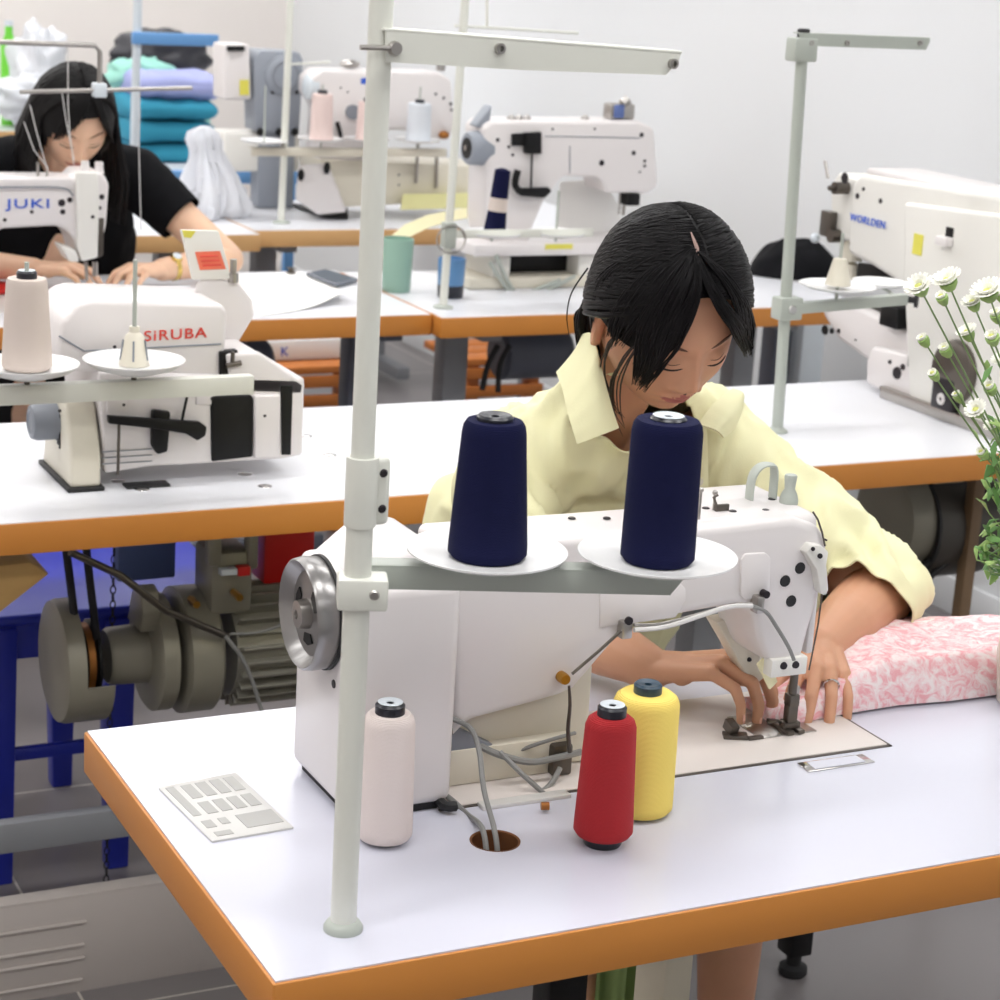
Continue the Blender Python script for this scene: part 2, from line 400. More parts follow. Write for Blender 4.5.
# T1 supports, grommet, tray
def t1_parts():
    b = MB('cream_paint'); p0, p1 = aY(664, 985, 1.66), aY(692, 985, 1.66)
    b.box(p0.x, p1.x, 1.66, 1.72, .05, .706, .004); b.box(p0.x-.005, p1.x+.005, 1.44, 1.92, .02, .07, .006); b.build('leg', T1)
    b = MB('cream_paint'); b.box(1.70, 1.74, 1.66, 1.72, .05, .706, .004); b.box(1.69, 1.75, 1.44, 1.92, .02, .07, .006); b.build('leg', T1)
    MB('hole_brown').lathe([(.0215, -.04), (.0215, .0), (.0235, .0008), (.0235, .0002), (.0227, -.04)], (hp.x, hp.y, .75), closed=True, seg=40).build('cable_hole_liner', T1)
    # small parts tray let into the top
    a, bb, c, d = aZ(158, 789), aZ(236, 774), aZ(294, 829), aZ(212, 843)
    def q(u, v, z=.75): p = (a*(1-u)+bb*u)*(1-v)+(d*(1-u)+c*u)*v; return V((p.x, p.y, z))
    tr = MB('tray').hull([q(u, v, z) for u in (0, 1) for v in (0, 1) for z in (.7495, .7522)], .0012).build('accessory_tray', T1)
    pit = MB('tray_pit')
    def cell(u0, v0, u1, v1):
        pit.hull([q(u, v, z) for u in (u0, u1) for v in (v0, v1) for z in (.7517, .7527)])
        return
    for i in range(4): cell(.24+i*.18, .06, .37+i*.18, .30)
    for i in range(4): cell(.24+i*.18, .38, .37+i*.18, .58)
    cell(.06, .05, .16, .58); cell(.5, .68, .95, .90); cell(.08, .68, .2, .8); cell(.28, .68, .38, .78); cell(.1, .88, .3, .95)
    pit.build('tray_pockets', tr)
    # chrome slide plate near the bed
    a, bb, c, d = aZ(797, 764), aZ(862, 755), aZ(875, 763), aZ(808, 773)
    MB('chrome').hull([V((p.x, p.y, z)) for p in (a, bb, c, d) for z in (.75, .7515)], .0005).build('slide_plate', T1)
    m = [(p*.75+(a+bb+c+d)*.0625) for p in (a, bb, c, d)]
    MB('laminate').hull([V((p.x, p.y, z)) for p in m for z in (.7512, .7522)]).build('slide_window', T1)
t1_parts()
# little chrome cap plugs let into the second table
for i, (x, y) in enumerate([(118, 481), (142, 489), (245, 474), (265, 486), (330, 455), (306, 436)]):
    p = aZ(x, y)
    MB('chrome').lathe([(0, .0016), (.006, .0016), (.0105, .0005), (.0115, -.0005), (0, -.0005)], (p.x, p.y, .75), seg=24).build('cap_plug', T2a)
# ---------------------------------------------------------------- front sewing machine (seen from its back)
BK = 1.69; FR = 1.778
M1 = thing('sewing_machine', 'white industrial sewing machine in front, with bare steel handwheel, used by the person in yellow', 'sewing machine', (1.0, 1.75, .75))
def m1():
    # bed plate set flush in the table
    b = MB('bed_white'); b.box(.80, 1.316, 1.657, 1.838, .73, .7525, .0015); b.build('bed', M1)
    b = MB('steel_dark'); b.box(.795, 1.3195, 1.6535, 1.657, .7495, .7512); b.box(1.316, 1.3195, 1.6535, 1.84, .7495, .7512); b.build('bed_seam', M1)
    MB('steel').box(1.19, 1.262, 1.71, 1.775, .7522, .7536, .0005).build('needle_plate', M1)
    # arm with head: one casting
    o = xz(BK, (452, 742), (453, 547), (600, 536), (700, 528), (795, 518), (822, 527), (829, 545), (826, 575), (808, 640), (801, 668), (786, 672), (769, 663),
           (760, 640), (755, 618), (748, 607), (735, 606), (690, 614), (640, 624), (628, 630), (618, 640), (575, 690), (560, 697), (470, 722))
    # the near top edge is rounded over towards the top face
    b = MB('m_white'); b.prism(o, BK, FR, bevel=.012, seg=4)
    b.box(1.075, 1.236, BK+.012, 1.832, .922, .999, .014, 4)
    b.build('arm', M1)
    b = MB('m_white'); b.box(.700, .808, 1.655, 1.80, .757, .975, .010, 4)
    b.prism([(.7015, .90), (.8075, .90), (.8075, .985), (.795, 1.003), (.750, 1.003), (.7015, .965)], 1.672, 1.7995, bevel=.014, seg=4)
    b.build('motor_housing', M1)
    MB('rubber').box(.708, .796, 1.662, 1.79, .7502, .758).build('foot_gasket', M1)
    b = MB('m_cream'); b.box(.808, .985, 1.712, 1.79, .7525, .86, .006); b.box(.808, .96, 1.698, 1.80, .7525, .790, .003); b.build('pillar_base', M1)
    b = MB('plastic_grey'); b.prism(xz(1.70, (433, 760), (434, 735), (448, 724), (500, 748), (498, 762)), 1.70, 1.72, bevel=.002); b.build('oil_guard', M1)
    # face plate and lever holder at the needle end
    b = MB('m_white'); b.box(1.2325, 1.241, BK+.012, FR-.012, .845, .975, .003); b.build('face_plate', M1)
    s = MB('steel_dark'); s.tube([aY(813, 512, BK-.001), aY(818, 520, BK-.001), aY(822, 532, BK-.001), aY(825, 546, BK-.001)], .0011); s.build('face_plate_gap', M1)
    g = MB('m_white2'); g.prism(xz(BK-.012, (806, 553), (812, 545), (822, 546), (829, 552), (827, 565), (829, 590), (826, 596), (821, 594), (817, 570)), BK-.012, BK+.004, bevel=.002)
    gg = g.build('presser_lifter', M1)
    s = MB('screw'); s.cyl(aY(820, 556, BK-.0145), aY(820, 556, BK-.008), .0028, 12); s.cyl(aY(813, 549, BK-.0145), aY(813, 549, BK-.006), .0022, 12); s.build('screw', gg)
    MB('steel_dark').tube([aY(822, 595, BK-.001), aY(818, 625, BK-.001), aY(809, 670, BK-.001)], .0009).build('thread_line', M1)
    # screws, plugs
    def disc(n, px, py, r, m, dy=.0012, rim=None):
        p = aY(px, py, BK); b = MB(m); b.lathe([(0, .0), (r*.92, .0), (r, -dy*.6), (r, -.004)], (p.x, BK-dy, p.z), (0, -1, 0), 20); o = b.build(n, M1)
        return o
    for a in ((785, 581), (800, 568), (791, 601)): disc('plug', *a, .0062, 'rubber')
    for a, r in (((675, 595), .0036), ((766, 564), .002), ((826, 540), .001)): disc('screw', *a, r, 'screw')
    disc('chrome_screw', 757, 585, .0052, 'steel')
    b = MB('m_white'); o = xz(BK-.003, (741, 560), (746, 554), (766, 553), (771, 558), (770, 590), (764, 600), (745, 600), (741, 596)); b.prism(o, BK-.003, BK+.002, bevel=.0015); b.build('cover_panel', M1)
    b = MB('m_white'); o = xz(BK-.0015, (600, 590), (680, 583), (686, 589), (686, 600), (676, 618), (600, 628)); b.prism(o, BK-.0015, BK+.002, bevel=.0015); b.build('inspection_cover', M1)
    b = MB('steel_dark'); b.tube([aY(453, 590, BK-.0005), aY(452, 735, BK-.0005)], .0008); b.build('casing_seam', M1)
    disc('screw', 452, 676, .0022, 'screw'); disc('screw', 456, 591, .0014, 'screw')
    MB('screw').lathe([(0, 0), (.004, 0), (.0045, -.003)], aX(333, 684, .699), (-1, 0, 0), 14).build('screw', M1)
    # top fittings
    for a in ((572, 516), (607, 516), (733, 509), (766, 508), (772, 497), (785, 500), (706, 506)):
        p = aZ(*a, 1.0015); p.y = min(p.y, FR-.010 if p.x < 1.07 else 1.822); MB('screw').lathe([(0, .001), (.0035, .001), (.0042, 0)], (p.x, p.y, .9990), seg=16).build('oil_plug', M1)
    p = aZ(749, 500, .999); p.y = min(p.y, 1.815); h = MB('stand_grey')
    h.tube([(p.x, p.y, .993), (p.x+.001, p.y, 1.022), (p.x+.009, p.y, 1.034), (p.x+.020, p.y, 1.036), (p.x+.028, p.y, 1.03), (p.x+.029, p.y, .993)], .0075, 10, flat=(1, 0, 0), smooth=4); h.build('take_up_guard', M1)
    p = aZ(795, 502, .999); p.y = min(p.y, 1.818); p.x = min(p.x, 1.222); MB('stand_grey').lathe([(0, .031), (.006, .031), (.0068, .029), (.0062, .024), (.0055, .016), (.0085, .010), (.010, .004), (.010, 0), (0, 0)], (p.x, p.y, .998), seg=20).build('pressure_knob', M1)
    for a, hh in (((699, 514), .026), ((714, 505), .014)):
        p = aZ(*a, 1.004); b = MB('steel'); b.cyl((p.x, p.y, .994), (p.x, p.y, 1.003+hh), .0016, 8); b.ball((p.x, p.y, 1.003+hh), .003, 8); b.build('thread_pin', M1)
    p = aZ(722, 506, 1.004); b = MB('steel_dark'); b.box(p.x-.008, p.x+.008, p.y-.002, p.y+.002, .996, 1.006, .001); b.tube([(p.x-.007, p.y, 1.006), (p.x-.011, p.y, 1.014), (p.x-.006, p.y, 1.016)], .0014); b.build('thread_guide', M1)
    # handwheel
    cy, cz = 1.728, .934
    w = MB('wheel_steel'); w.lathe([(.0, .010), (.012, .010), (.013, .004), (.040, .006), (.047, -.002), (.0505, -.005), (.0525, -.003), (.0535, .003), (.053, .016), (.050, .020), (0, .020)], (.679, cy, cz), (1, 0, 0), 64)
    wo = w.build('handwheel', M1)
    hb = MB('steel'); hb.lathe([(.0, -.003), (.004, -.003), (.0045, -.007), (.013, -.006), (.0145, .004), (0, .006)], (.679, cy, cz), (1, 0, 0), 32); hb.build('hub', wo)
    for a in (20, 140, 260):
        sl = MB('black')
        pts = [(.6825, cy+cos(R(a+k))*r, cz+sin(R(a+k))*r) for k, r in ((-22, .020), (0, .020), (22, .020), (22, .029), (0, .030), (-22, .029))]
        sl.hull(pts+[(x+.006, y, z) for x, y, z in pts]); sl.build('wheel_slot', wo)
    MB('rubber').lathe([(.0525, 0), (.0545, .001), (.0545, .004), (.0515, .005)], (.695, cy, cz), (1, 0, 0), 64, closed=True).build('wheel_gap', M1)
    # needle bar, presser bracket and foot
    br = MB('m_white2'); p0 = aY(772, 660, BK-.004); p1 = aY(806, 674, BK-.004)
    br.box(p0.x, p1.x, BK-.005, BK+.02, p1.z, p0.z, .002); bo = br.build('presser_bracket', M1)
    for a in ((784, 666), (796, 665)):
        p = aY(*a, BK-.006); MB('screw').lathe([(0, 0), (.0036, 0), (.0042, .002)], (p.x, BK-.007, p.z), (0, 1, 0), 16).build('screw', bo)
    NX, NY = aZ(786, 726, .756).x, aZ(786, 726, .756).y
    b = MB('steel_dark'); b.cyl((NX, NY-.006, .86), (NX, NY-.006, .785), .0045); b.box(NX-.006, NX+.006, NY-.012, NY, .782, .795, .001); b.build('presser_bar', M1)
    b = MB('steel'); b.cyl((NX+.008, NY+.004, .86), (NX+.008, NY+.004, .79), .0032); b.cyl((NX+.008, NY+.004, .79), (NX+.008, NY+.004, .757), .0009, 8); b.box(NX+.003, NX+.013, NY-.001, NY+.009, .788, .80, .001); b.build('needle_bar', M1)
    f = MB('steel_dark'); f.box(NX-.006, NX+.006, NY-.011, NY-.001, .762, .785, .001); f.box(NX-.011, NX-.002, NY-.020, NY+.022, .7535, .758, .001); f.box(NX+.003, NX+.011, NY-.020, NY+.022, .7535, .758, .001); f.box(NX-.010, NX+.010, NY-.012, NY, .757, .764, .001)
    f.tube([(NX-.012, NY-.006, .764), (NX-.02, NY-.01, .768), (NX-.026, NY-.004, .764)], .0018, smooth=3); f.build('presser_foot', M1)
    sg = MB('tape_yellow'); a, bb, c, d = (aY(758, 665, BK+.01), aY(768, 655, BK+.01), aY(778, 682, BK+.01), aY(770, 690, BK+.01))
    sg.hull([a, bb, c, d]+[q+V((0, .004, 0)) for q in (a, bb, c, d)], .001); sg.build('finger_guard', M1)
    b = MB('m_cream'); b.prism(xz(1.76, (716, 622), (744, 618), (762, 652), (770, 674), (758, 684), (744, 672), (730, 646)), 1.76, 1.785, bevel=.003); ho = b.build('knife_holder', M1)
    for a in ((736, 634), (750, 660)): q = aY(*a, 1.758); MB('screw').lathe([(0, 0), (.0022, 0), (.0026, .002)], q, (0, 1, 0), 10).build('screw', ho)
    # edge guide lying clamped on the bed
    g = MB('steel_dark'); a = aZ(736, 735, .755)
    g.box(a.x-.014, a.x+.012, a.y-.008, a.y+.008, .7525, .7565, .0008, rot=Matrix.Rotation(R(-25), 3, 'Z')); g.box(a.x+.008, a.x+.026, a.y-.014, a.y-.008, .7525, .756, .0006)
    g.box(a.x-.008, a.x+.002, a.y-.002, a.y+.014, .756, .768, .0008, rot=Matrix.Rotation(R(20), 3, 'X')); g.build('edge_guide', M1)
    # cables and lubrication pipes on the back
    K = 1.679
    b = MB('brass'); p = aY(566, 680, K); b.lathe([(0, 0), (.005, 0), (.0058, .003), (.0058, .012)], (p.x, K, p.z), (0, 1, 0), 18); b.build('brass_fitting', M1)
    b = MB('steel'); p = aY(628, 628, K); b.box(p.x-.006, p.x+.006, K, K+.012, p.z-.012, p.z+.006, .002); cl = b.build('cable_clamp', M1)
    q = aY(629, 621, K-.002); MB('screw').lathe([(0, 0), (.0042, 0), (.0042, .003)], (q.x, K-.003, q.z), (0, 1, 0), 14).build('screw', cl)
    MB('steel_dark').tube([aY(x, y, K) for x, y in ((572, 674), (600, 650), (621, 631))], .0016).build('lever_rod', M1)
    MB('steel_dark').tube([aY(x, y, K) for x, y in ((569, 686), (570, 705), (568, 730), (570, 752))], [.0014, .0018, .0022, .0025], smooth=3).build('knee_lift_rod', M1)
    MB('steel').tube([aY(x, y, K) for x, y in ((634, 625), (660, 624), (700, 614), (728, 606), (752, 604))], .0018, smooth=4).build('pipe', M1)
    MB('cable_white').tube([aY(x, y, K-.003) for x, y in ((634, 630), (665, 627), (700, 616), (728, 607), (752, 606))], .0026, smooth=4).build('white_cable', M1)
    MB('cable').tube([aY(x, y, K-.002) for x, y in ((752, 606), (766, 612), (776, 626), (788, 646), (794, 660))], .0021, smooth=4).build('cable', M1)
    b = MB('steel'); p = aY(760, 604, K); b.box(p.x-.005, p.x+.004, K-.003, K+.011, p.z-.010, p.z+.008, .002); c2 = b.build('cable_clamp', M1)
    q = aY(767, 595, K); MB('screw').lathe([(0, 0), (.004, 0), (.004, .008)], (q.x, K, q.z), (0, 1, 0), 14).build('screw', c2)
    h = V((hp.x, hp.y, .735))
    def cab(pts, r=.0026, end=None, m='cable'):
        P = [aY(x, y, yy) for x, y, yy in pts]
        if end is not None: P += [V((P[-1].x*.3+end.x*.7, P[-1].y*.3+end.y*.7, .757)), V(end)+V((0, 0, .02)), V(end)]
        MB(m).tube(P, r, smooth=5).build('cable', M1)
    cab([(450, 718, 1.69), (470, 728, 1.68), (479, 750, 1.66), (484, 790, 1.63)], .0027, V((h.x+.003, h.y, .72)))
    cab([(431, 785, 1.68), (452, 800, 1.665), (468, 815, 1.64)], .0027, V((h.x-.009, h.y-.002, .72)))
    cab([(480, 746, 1.70), (500, 755, 1.69), (530, 762, 1.68), (560, 757, 1.68), (580, 752, 1.70)], .0036)
    cab([(575, 733, 1.70), (550, 740, 1.69), (520, 750, 1.70), (505, 756, 1.70)], .0020)
    cab([(500, 752, 1.69), (520, 772, 1.67), (540, 790, 1.66), (545, 795, 1.655)], .0026)
    cab([(470, 808, 1.662), (500, 806, 1.655), (530, 798, 1.66), (550, 785, 1.67), (560, 768, 1.68)], .0028)
    MB('copper').cyl(aZ(541, 806, .757), aZ(549, 806, .757), .004, 10).build('connector', M1)
    MB('rubber').tube([aZ(x, y, .758) for x, y in ((436, 797), (445, 806), (456, 806))], .005, smooth=3).build('rubber_sleeve', M1)
    b = MB('steel_dark'); p = aZ(563, 776, .7525); b.box(p.x-.012, p.x+.010, p.y, p.y+.02, .7525, .785, .003); b.build('lever_socket', M1)
    MB('tray').box(.835, .93, 1.642, 1.656, .7495, .754, .001).build('drip_rail', M1)
m1()
# ---------------------------------------------------------------- cones
def cone(name, label, o, kind, sc=1, ch=.010, cr=.0135, r1=.0295, r0=.0335, h=.125, core='core_black', group=None, rt=.004, top='core_black', leanx=0, leany=0, base=0):
    t = thing(name, label, 'thread cone', o, group); o = V(o)
    z = base
    b = MB(kind); b.lathe([(.010, z+.001), (r0*.9, z+.0), (r0, z+.004), (r0, z+.010), (r1+(r0-r1)*.5, z+h*.5), (r1, z+h-.010), (r1-rt*.35, z+h-.004), (r1-rt*1.2, z+h), (.010, z+h+.0005)], o, seg=56); b.build('thread_winding', t)
    b = MB(core); rr = cr; hh_ = h; h = h+ch-.010
    b.lathe([(rr, z+h-.012), (rr, z+h+.008), (rr-.002, z+h+.010), (.0035, z+h+.0085), (.0035, z+h-.015)], o, seg=36)
    b.build('cone_core', t)
    if top != core: MB(top).lathe([(.0035, z+h+.0092), (rr-.002, z+h+.0108), (rr-.0028, z+h+.0112), (.0035, z+h+.0100)], o, seg=36, closed=True).build('core_cap', t)
    if base: MB(core).lathe([(0, 0), (r0*.62, 0), (r0*.66, .002), (r0*.66, base+.002), (0, base+.002)], o, seg=36).build('cone_foot', t)
    if leanx or leany: t.rotation_euler = (R(leany), R(leanx), 0)
    return t
def onT(x, y): p = aZ(x, y); return (p.x, p.y, .75)
# measured: pixel of the foot centre
p = aZ(384, 840); cone('thread_cone', 'white thread cone standing on the front table beside the front pole', (p.x, p.y, .75), 'thread_white', r0=.0255, r1=.0235, h=.120, top='core_white', core='core_black', base=.004)
p = aZ(602, 843); cone('thread_cone', 'small red thread cone with black and white top on the front table', (p.x, p.y, .75), 'thread_red', r0=.0275, r1=.0235, h=.116, top='core_white', base=.010, rt=.006)
p = aZ(638, 811); cone('thread_cone', 'yellow thread cone behind the red one', (p.x, p.y, .75), 'thread_yellow', r0=.0325, r1=.0315, h=.118, core='core_teal', top='core_teal', base=.003, rt=.006)
# ---------------------------------------------------------------- thread stands
def plate(t, x, y, z, r=.066, m='clear_plate'):
    b = MB(m); b.lathe([(.006, -.004), (.02, -.003), (r*.8, .0005), (r, .0055), (r, .007), (r*.97, .007), (r*.78, .0025), (.02, -.0005), (.006, -.001)], (x, y, z), closed=True, seg=56); return b.build('cone_plate', t)
PX, PY = aZ(343, 929).x, aZ(343, 929).y
S1 = thing('thread_stand', 'tall cream painted thread stand on the front table, topmost arm crossing overhead', 'thread stand', (PX, PY, .75))
def stand1():
    MB('stand_grey').lathe([(0, 0), (.0165, 0), (.0165, .003), (.014, .007), (.0105, .009), (0, .009)], (PX, PY, .75), seg=36).build('base_flange', S1)
    zr = aY(370, 588, PY).z; zt = aY(385, 48, PY).z; zj = aY(378, 490, PY).z
    b = MB('stand_paint'); b.cyl((PX, PY, .756), (PX, PY, zj+.01), .0108, 28); b.build('lower_pole', S1)
    b = MB('stand_paint'); b.cyl((PX, PY, zj-.02), (PX, PY, zt+.30), .0092, 28); b.build('upper_pole', S1)
    # joint bracket
    b = MB('stand_paint'); b.lathe([(.0125, -.028), (.0128, -.026), (.0128, .026), (.0125, .028), (.0098, .028), (.0098, -.028)], (PX, PY, zj), closed=True, seg=32)
    b.box(PX+.008, PX+.023, PY-.006, PY+.004, zj-.028, zj+.028, .005, 3); j = b.build('pole_joint', S1)
    for dz in (.015, -.014): MB('screw').lathe([(0, 0), (.0026, 0), (.0036, .0015)], (PX+.016, PY-.0075, zj+dz), (0, 1, 0), 14).build('screw', j)
    # lower rail with clamp, turned a little towards the room
    g1, g2 = aZ(487, 557, zr+.0165), aZ(657, 561, zr+.0165)
    an = math.atan2(g2.y-g1.y, g2.x-g1.x); dr = V((cos(an), sin(an), 0)); nr = V((-sin(an), cos(an), 0))
    O = V((PX, PY, 0)); f1, f2 = (g1-O).dot(dr), (g2-O).dot(dr); off = (g1-O).dot(nr)
    RZ = Matrix.Translation(O) @ Matrix.Rotation(an, 4, 'Z')
    b = MB('stand_paint'); b.box(-.016, .024, -.015, .013, zr-.014, zr+.012, .0025); b.xf(RZ); c = b.build('rail_clamp', S1)
    q = O+dr*.013-nr*.0165+V((0, 0, zr)); MB('steel').lathe([(0, 0), (.003, 0), (.0042, .0015), (.0048, .002)], q, nr, 16).build('screw', c)
    xr = f2+.012
    b = MB('stand_grey'); b.box(.01, xr, off-.010, off-.006, zr-.010, zr+.010, .0008); b.box(.01, xr, off-.010, off+.012, zr+.008, zr+.0105, .0008)
    b.prism([(xr-.001, zr-.010), (xr-.001, zr+.0105), (xr+.014, zr+.0105)], off-.010, off-.006); b.xf(RZ); b.build('lower_rail', S1)
    for g in (g1, g2):
        plate(S1, g.x, g.y, zr+.0165)
        b = MB('stand_grey'); b.cyl((g.x, g.y, zr+.004), (g.x, g.y, zr+.110), .003, 12); b.build('spool_pin', S1)
        MB('steel_dark').cyl((g.x, g.y, zr-.006), (g.x, g.y, zr+.004), .005, 8).build('nut', S1)
    xl_ = g1.x
    # top arm, an angle channel
    q = aY(680, 62, PY); xe = q.x; Y0 = PY-.0135
    b = MB('stand_paint'); b.prism(xz(Y0, (386, 31), (681, 54), (678, 62), (666, 75), (520, 70), (386, 62)), Y0, Y0+.002)
    u0, u1 = aY(384, 31, Y0), aY(682, 54, Y0)
    b.hull([u0, u1, u0+V((0, .030, 0)), u1+V((0, .026, 0)), u0+V((0, 0, .0022)), u1+V((0, 0, .0022)), u0+V((0, .030, .0022)), u1+V((0, .026, .0022))], .0006); b.build('top_arm', S1)
    b = MB('steel'); b.lathe([(0, 0), (.0045, 0), (.0055, .003), (.0055, .005)], (PX+.006, PY-.0185, zt+.001), (0, 1, 0), 16); b.cyl((PX-.022, PY-.016, zt+.001), (PX+.006, PY-.016, zt+.001), .002, 8); b.build('arm_bolt', S1)
    for x, zt in ((aY(491, 51, PY).x, aY(491, 51, PY).z), (aY(663, 66, PY).x, aY(663, 66, PY).z)):
        MB('steel').lathe([(.0022, -.001), (.004, -.001), (.004, .004), (.0022, .004)], (x, PY-.0165, zt+.003), (0, 1, 0), closed=True, seg=18).build('thread_eyelet', S1)
    return zr, g1, g2
ZR, XA, XB = stand1()
cone('thread_cone', 'dark navy thread cone, the one nearer to the pole on the rail', (XA.x, XA.y, ZR+.0172), 'navy', ch=.005, cr=.0150, r0=.0325, r1=.0262, h=.114, core='core_black', top='core_black', rt=.003)
cone('thread_cone', 'navy thread cone with pale ring on top, at the end of the rail', (XB.x, XB.y, ZR+.0172), 'navy', ch=.003, cr=.0150, r0=.0308, r1=.0292, h=.119, core='core_black', top='core_white', rt=.003)
# ---------------------------------------------------------------- pink cloth
def pink():
    # stack of folded printed cloth, running from the needle off to the table end
    near = [(770, 722), (800, 722), (850, 712), (900, 704), (950, 700), (1003, 693)]
    nr = [aZ(x, y, .7545) for x, y in near]
    def f(u, v):
        k = u*(len(nr)-1); i = min(int(k), len(nr)-2); a = nr[i].lerp(nr[i+1], k-i)
        hgt = min(1, (a.x-1.17)/.22); wd = .055+.13*min(1, max(0, (a.x-1.24)/.25))
        if u >= 1: pass
        yy = a.y+wd*v
        s = sin(pi*min(1, v*1.0))
        z = .7555+hgt*.042*min(1, (v*7)**.6)*(1-.3*max(0, v-.8)/.2)+.006*NZ.noise(V((a.x*16, yy*16, 3)))*hgt+.003*NZ.noise(V((a.x*50, yy*40, 7)))*hgt
        return V((a.x, yy, max(z, .7545)))
    nu, nv = 70, 24
    b = MB('pink_print'); rs = []
    ext = [nr[-1]+V((.05*k, -.012*k, 0)) for k in (1, 2, 3, 4, 5)]; nr.extend(ext)
    for i in range(nu+1):
        top = [f(i/nu, j/nv) for j in range(nv+1)]; bot = [V((p.x, p.y, .7532)) for p in top[::-1]]
        rs.append(top+bot)
    b.rings(rs); b.ang = 80
    return tag(b.build('printed_cloth'), 'pink and white printed cloth lying folded on the front table, fed under the needle', 'cloth')
pink()
# ---------------------------------------------------------------- overlock machine with red lettering
YS = 2.84
OV = thing('overlock_machine', 'white overlock machine with red lettering and open lint cover, next to the beige cone', 'sewing machine', (aZ(200, 470).x, 2.92, .75))
def prismY(m, pts, y0, y1, name, parent, bevel=.004, seg=3):
    b = MB(m); b.prism(xz(y0, *pts), y0, y1, bevel=bevel, seg=seg); return b.build(name, parent)
def ov():
    prismY('m_white', [(98, 372), (305, 378), (303, 455), (285, 459), (150, 467), (105, 474)], YS, YS+.20, 'lower_body', OV, .005)
    # upper head with sloping shoulders
    b = MB('m_white'); P = xz(YS+.01, (58, 372), (57, 348), (62, 322), (78, 304), (92, 300), (222, 304), (228, 312), (224, 378)); b.prism(P, YS+.01, YS+.16, bevel=.012, seg=4); b.build('top_cover', OV)
    b = MB('plastic_grey'); q = [aY(x, y, YS+.008) for x, y in ((59, 336), (72, 344), (84, 351), (221, 344))]
    for i in range(3): b.tube([q[i], q[i+1]], .0012, 6)
    b.build('cover_seam', OV)
    text(OV, 'SiRUBA', OV, aY(144, 341, YS+.0095), aY(207, 336, YS)-aY(144, 340, YS), (0, 0, 1), .021, 'logo_red', width=(aY(207, 336, YS)-aY(144, 340, YS)).length, name='maker_name')
    # left belt cover
    a = [aY(47, 398, YS-.01), aY(75, 396, YS-.01), aY(90, 410, YS-.01), aY(100, 440, YS-.01), aY(104, 484, YS-.01), aY(74, 485, YS-.01)]
    x0, x1 = a[5].x, a[4].x
    b = MB('m_cream'); b.prism([(YS-.01, .755), (YS-.01, .80), (YS+.02, .87), (YS+.07, .895), (YS+.10, .87), (YS+.135, .80), (YS+.15, .755)], x0-.005, x1-.004, axis='x', bevel=.006, seg=3); bc = b.build('belt_cover', OV)
    MB('rubber').box(x0-.010, x1, YS-.016, YS+.155, .75, .757, .002).build('rubber_base', OV)
    v = MB('black')
    for i in range(5): v.box(x0-.0066, x0-.004, YS+.045+i*.010, YS+.050+i*.010, .80+i*.004, .85+i*.003)
    v.build('cooling_slot', bc)
    # handwheel cap
    c = aX(35, 418, x0-.03); b = MB('plastic_grey'); b.lathe([(0, .003), (.016, .003), (.018, .0), (.024, .002), (.027, .010), (.027, .045), (0, .045)], (x0-.044, YS+.07, c.z), (1, 0, 0), 32); b.build('handwheel', OV)
    # side details at the front
    prismY('black', [(211, 396), (252, 395), (254, 400), (253, 457), (212, 462)], YS-.004, YS+.005, 'rubber_pad', OV, .003)
    prismY('m_white', [(255, 396), (281, 395), (279, 457), (255, 459)], YS-.010, YS+.004, 'looper_cover', OV, .003)
    prismY('black', [(281, 386), (293, 386), (291, 455), (282, 455)], YS-.003, YS+.003, 'opening', OV, .001)
    prismY('m_white', [(226, 354), (258, 352), (306, 384), (303, 396), (232, 394)], YS+.0, YS+.17, 'cloth_plate', OV, .005)
    prismY('black', [(220, 352), (238, 350), (240, 372), (232, 374), (220, 376)], YS+.004, YS+.02, 'needle_opening', OV, .002)
    b = MB('steel_dark'); b.cyl(aY(226, 366, YS-.002), aY(241, 363, YS-.002), .004, 12); b.cyl(aY(233, 352, YS-.001), aY(232, 366, YS-.001), .003, 10); b.build('presser_arm', OV)
    # lever and linkage
    b = MB('black'); b.prism(xz(YS-.018, (108, 416), (155, 419), (200, 422), (207, 427), (206, 436), (198, 441), (186, 434), (155, 429), (109, 424)), YS-.018, YS-.008, bevel=.002); b.build('foot_lever', OV)
    b = MB('black'); b.prism(xz(YS-.012, (153, 410), (171, 412), (170, 430), (168, 452), (158, 455), (152, 446)), YS-.012, YS+.0, bevel=.003); b.build('lever_bracket', OV)
    b = MB('steel_dark'); b.tube([aY(119, 424, YS-.013), aY(118, 474, YS-.013)], .0022); b.build('lever_rod', OV)
    b = MB('black'); b.tube([aY(188, 392, YS-.006), aY(182, 420, YS-.012)], .0022); b.build('spring_rod', OV)
    b = MB('rubber'); q = aZ(130, 472, .752); b.box(q.x-.03, q.x+.035, YS-.016, YS+.01, .7502, .754, .001); b.build('base_gasket', OV)
    for a_, b_ in (((107, 396), (127, 412)), ((196, 393), (215, 405))): prismY('m_white', [(a_[0], a_[1]), (b_[0], a_[1]), (b_[0], b_[1]), (a_[0], b_[1])], YS-.003, YS+.002, 'boss', OV, .0015)
    for px, py in ((124, 405), (212, 399), (115, 347), (265, 416), (60, 411), (166, 388)):
        p = aY(px, py, YS-.011 if px > 250 else YS-.004); MB('screw').lathe([(0, 0), (.0022, 0), (.0026, .002)], (p.x, p.y, p.z), (0, 1, 0), 10).build('screw', OV)
    for i in range(3):
        q = [aY(102, 452+i*6, YS-.001), aY(152, 449+i*6, YS-.001)]; MB('plastic_grey').tube(q, .0008, 5).build('rib', OV)
    # top: lid with sticker, chrome knob, cap
    yb = YS+.10
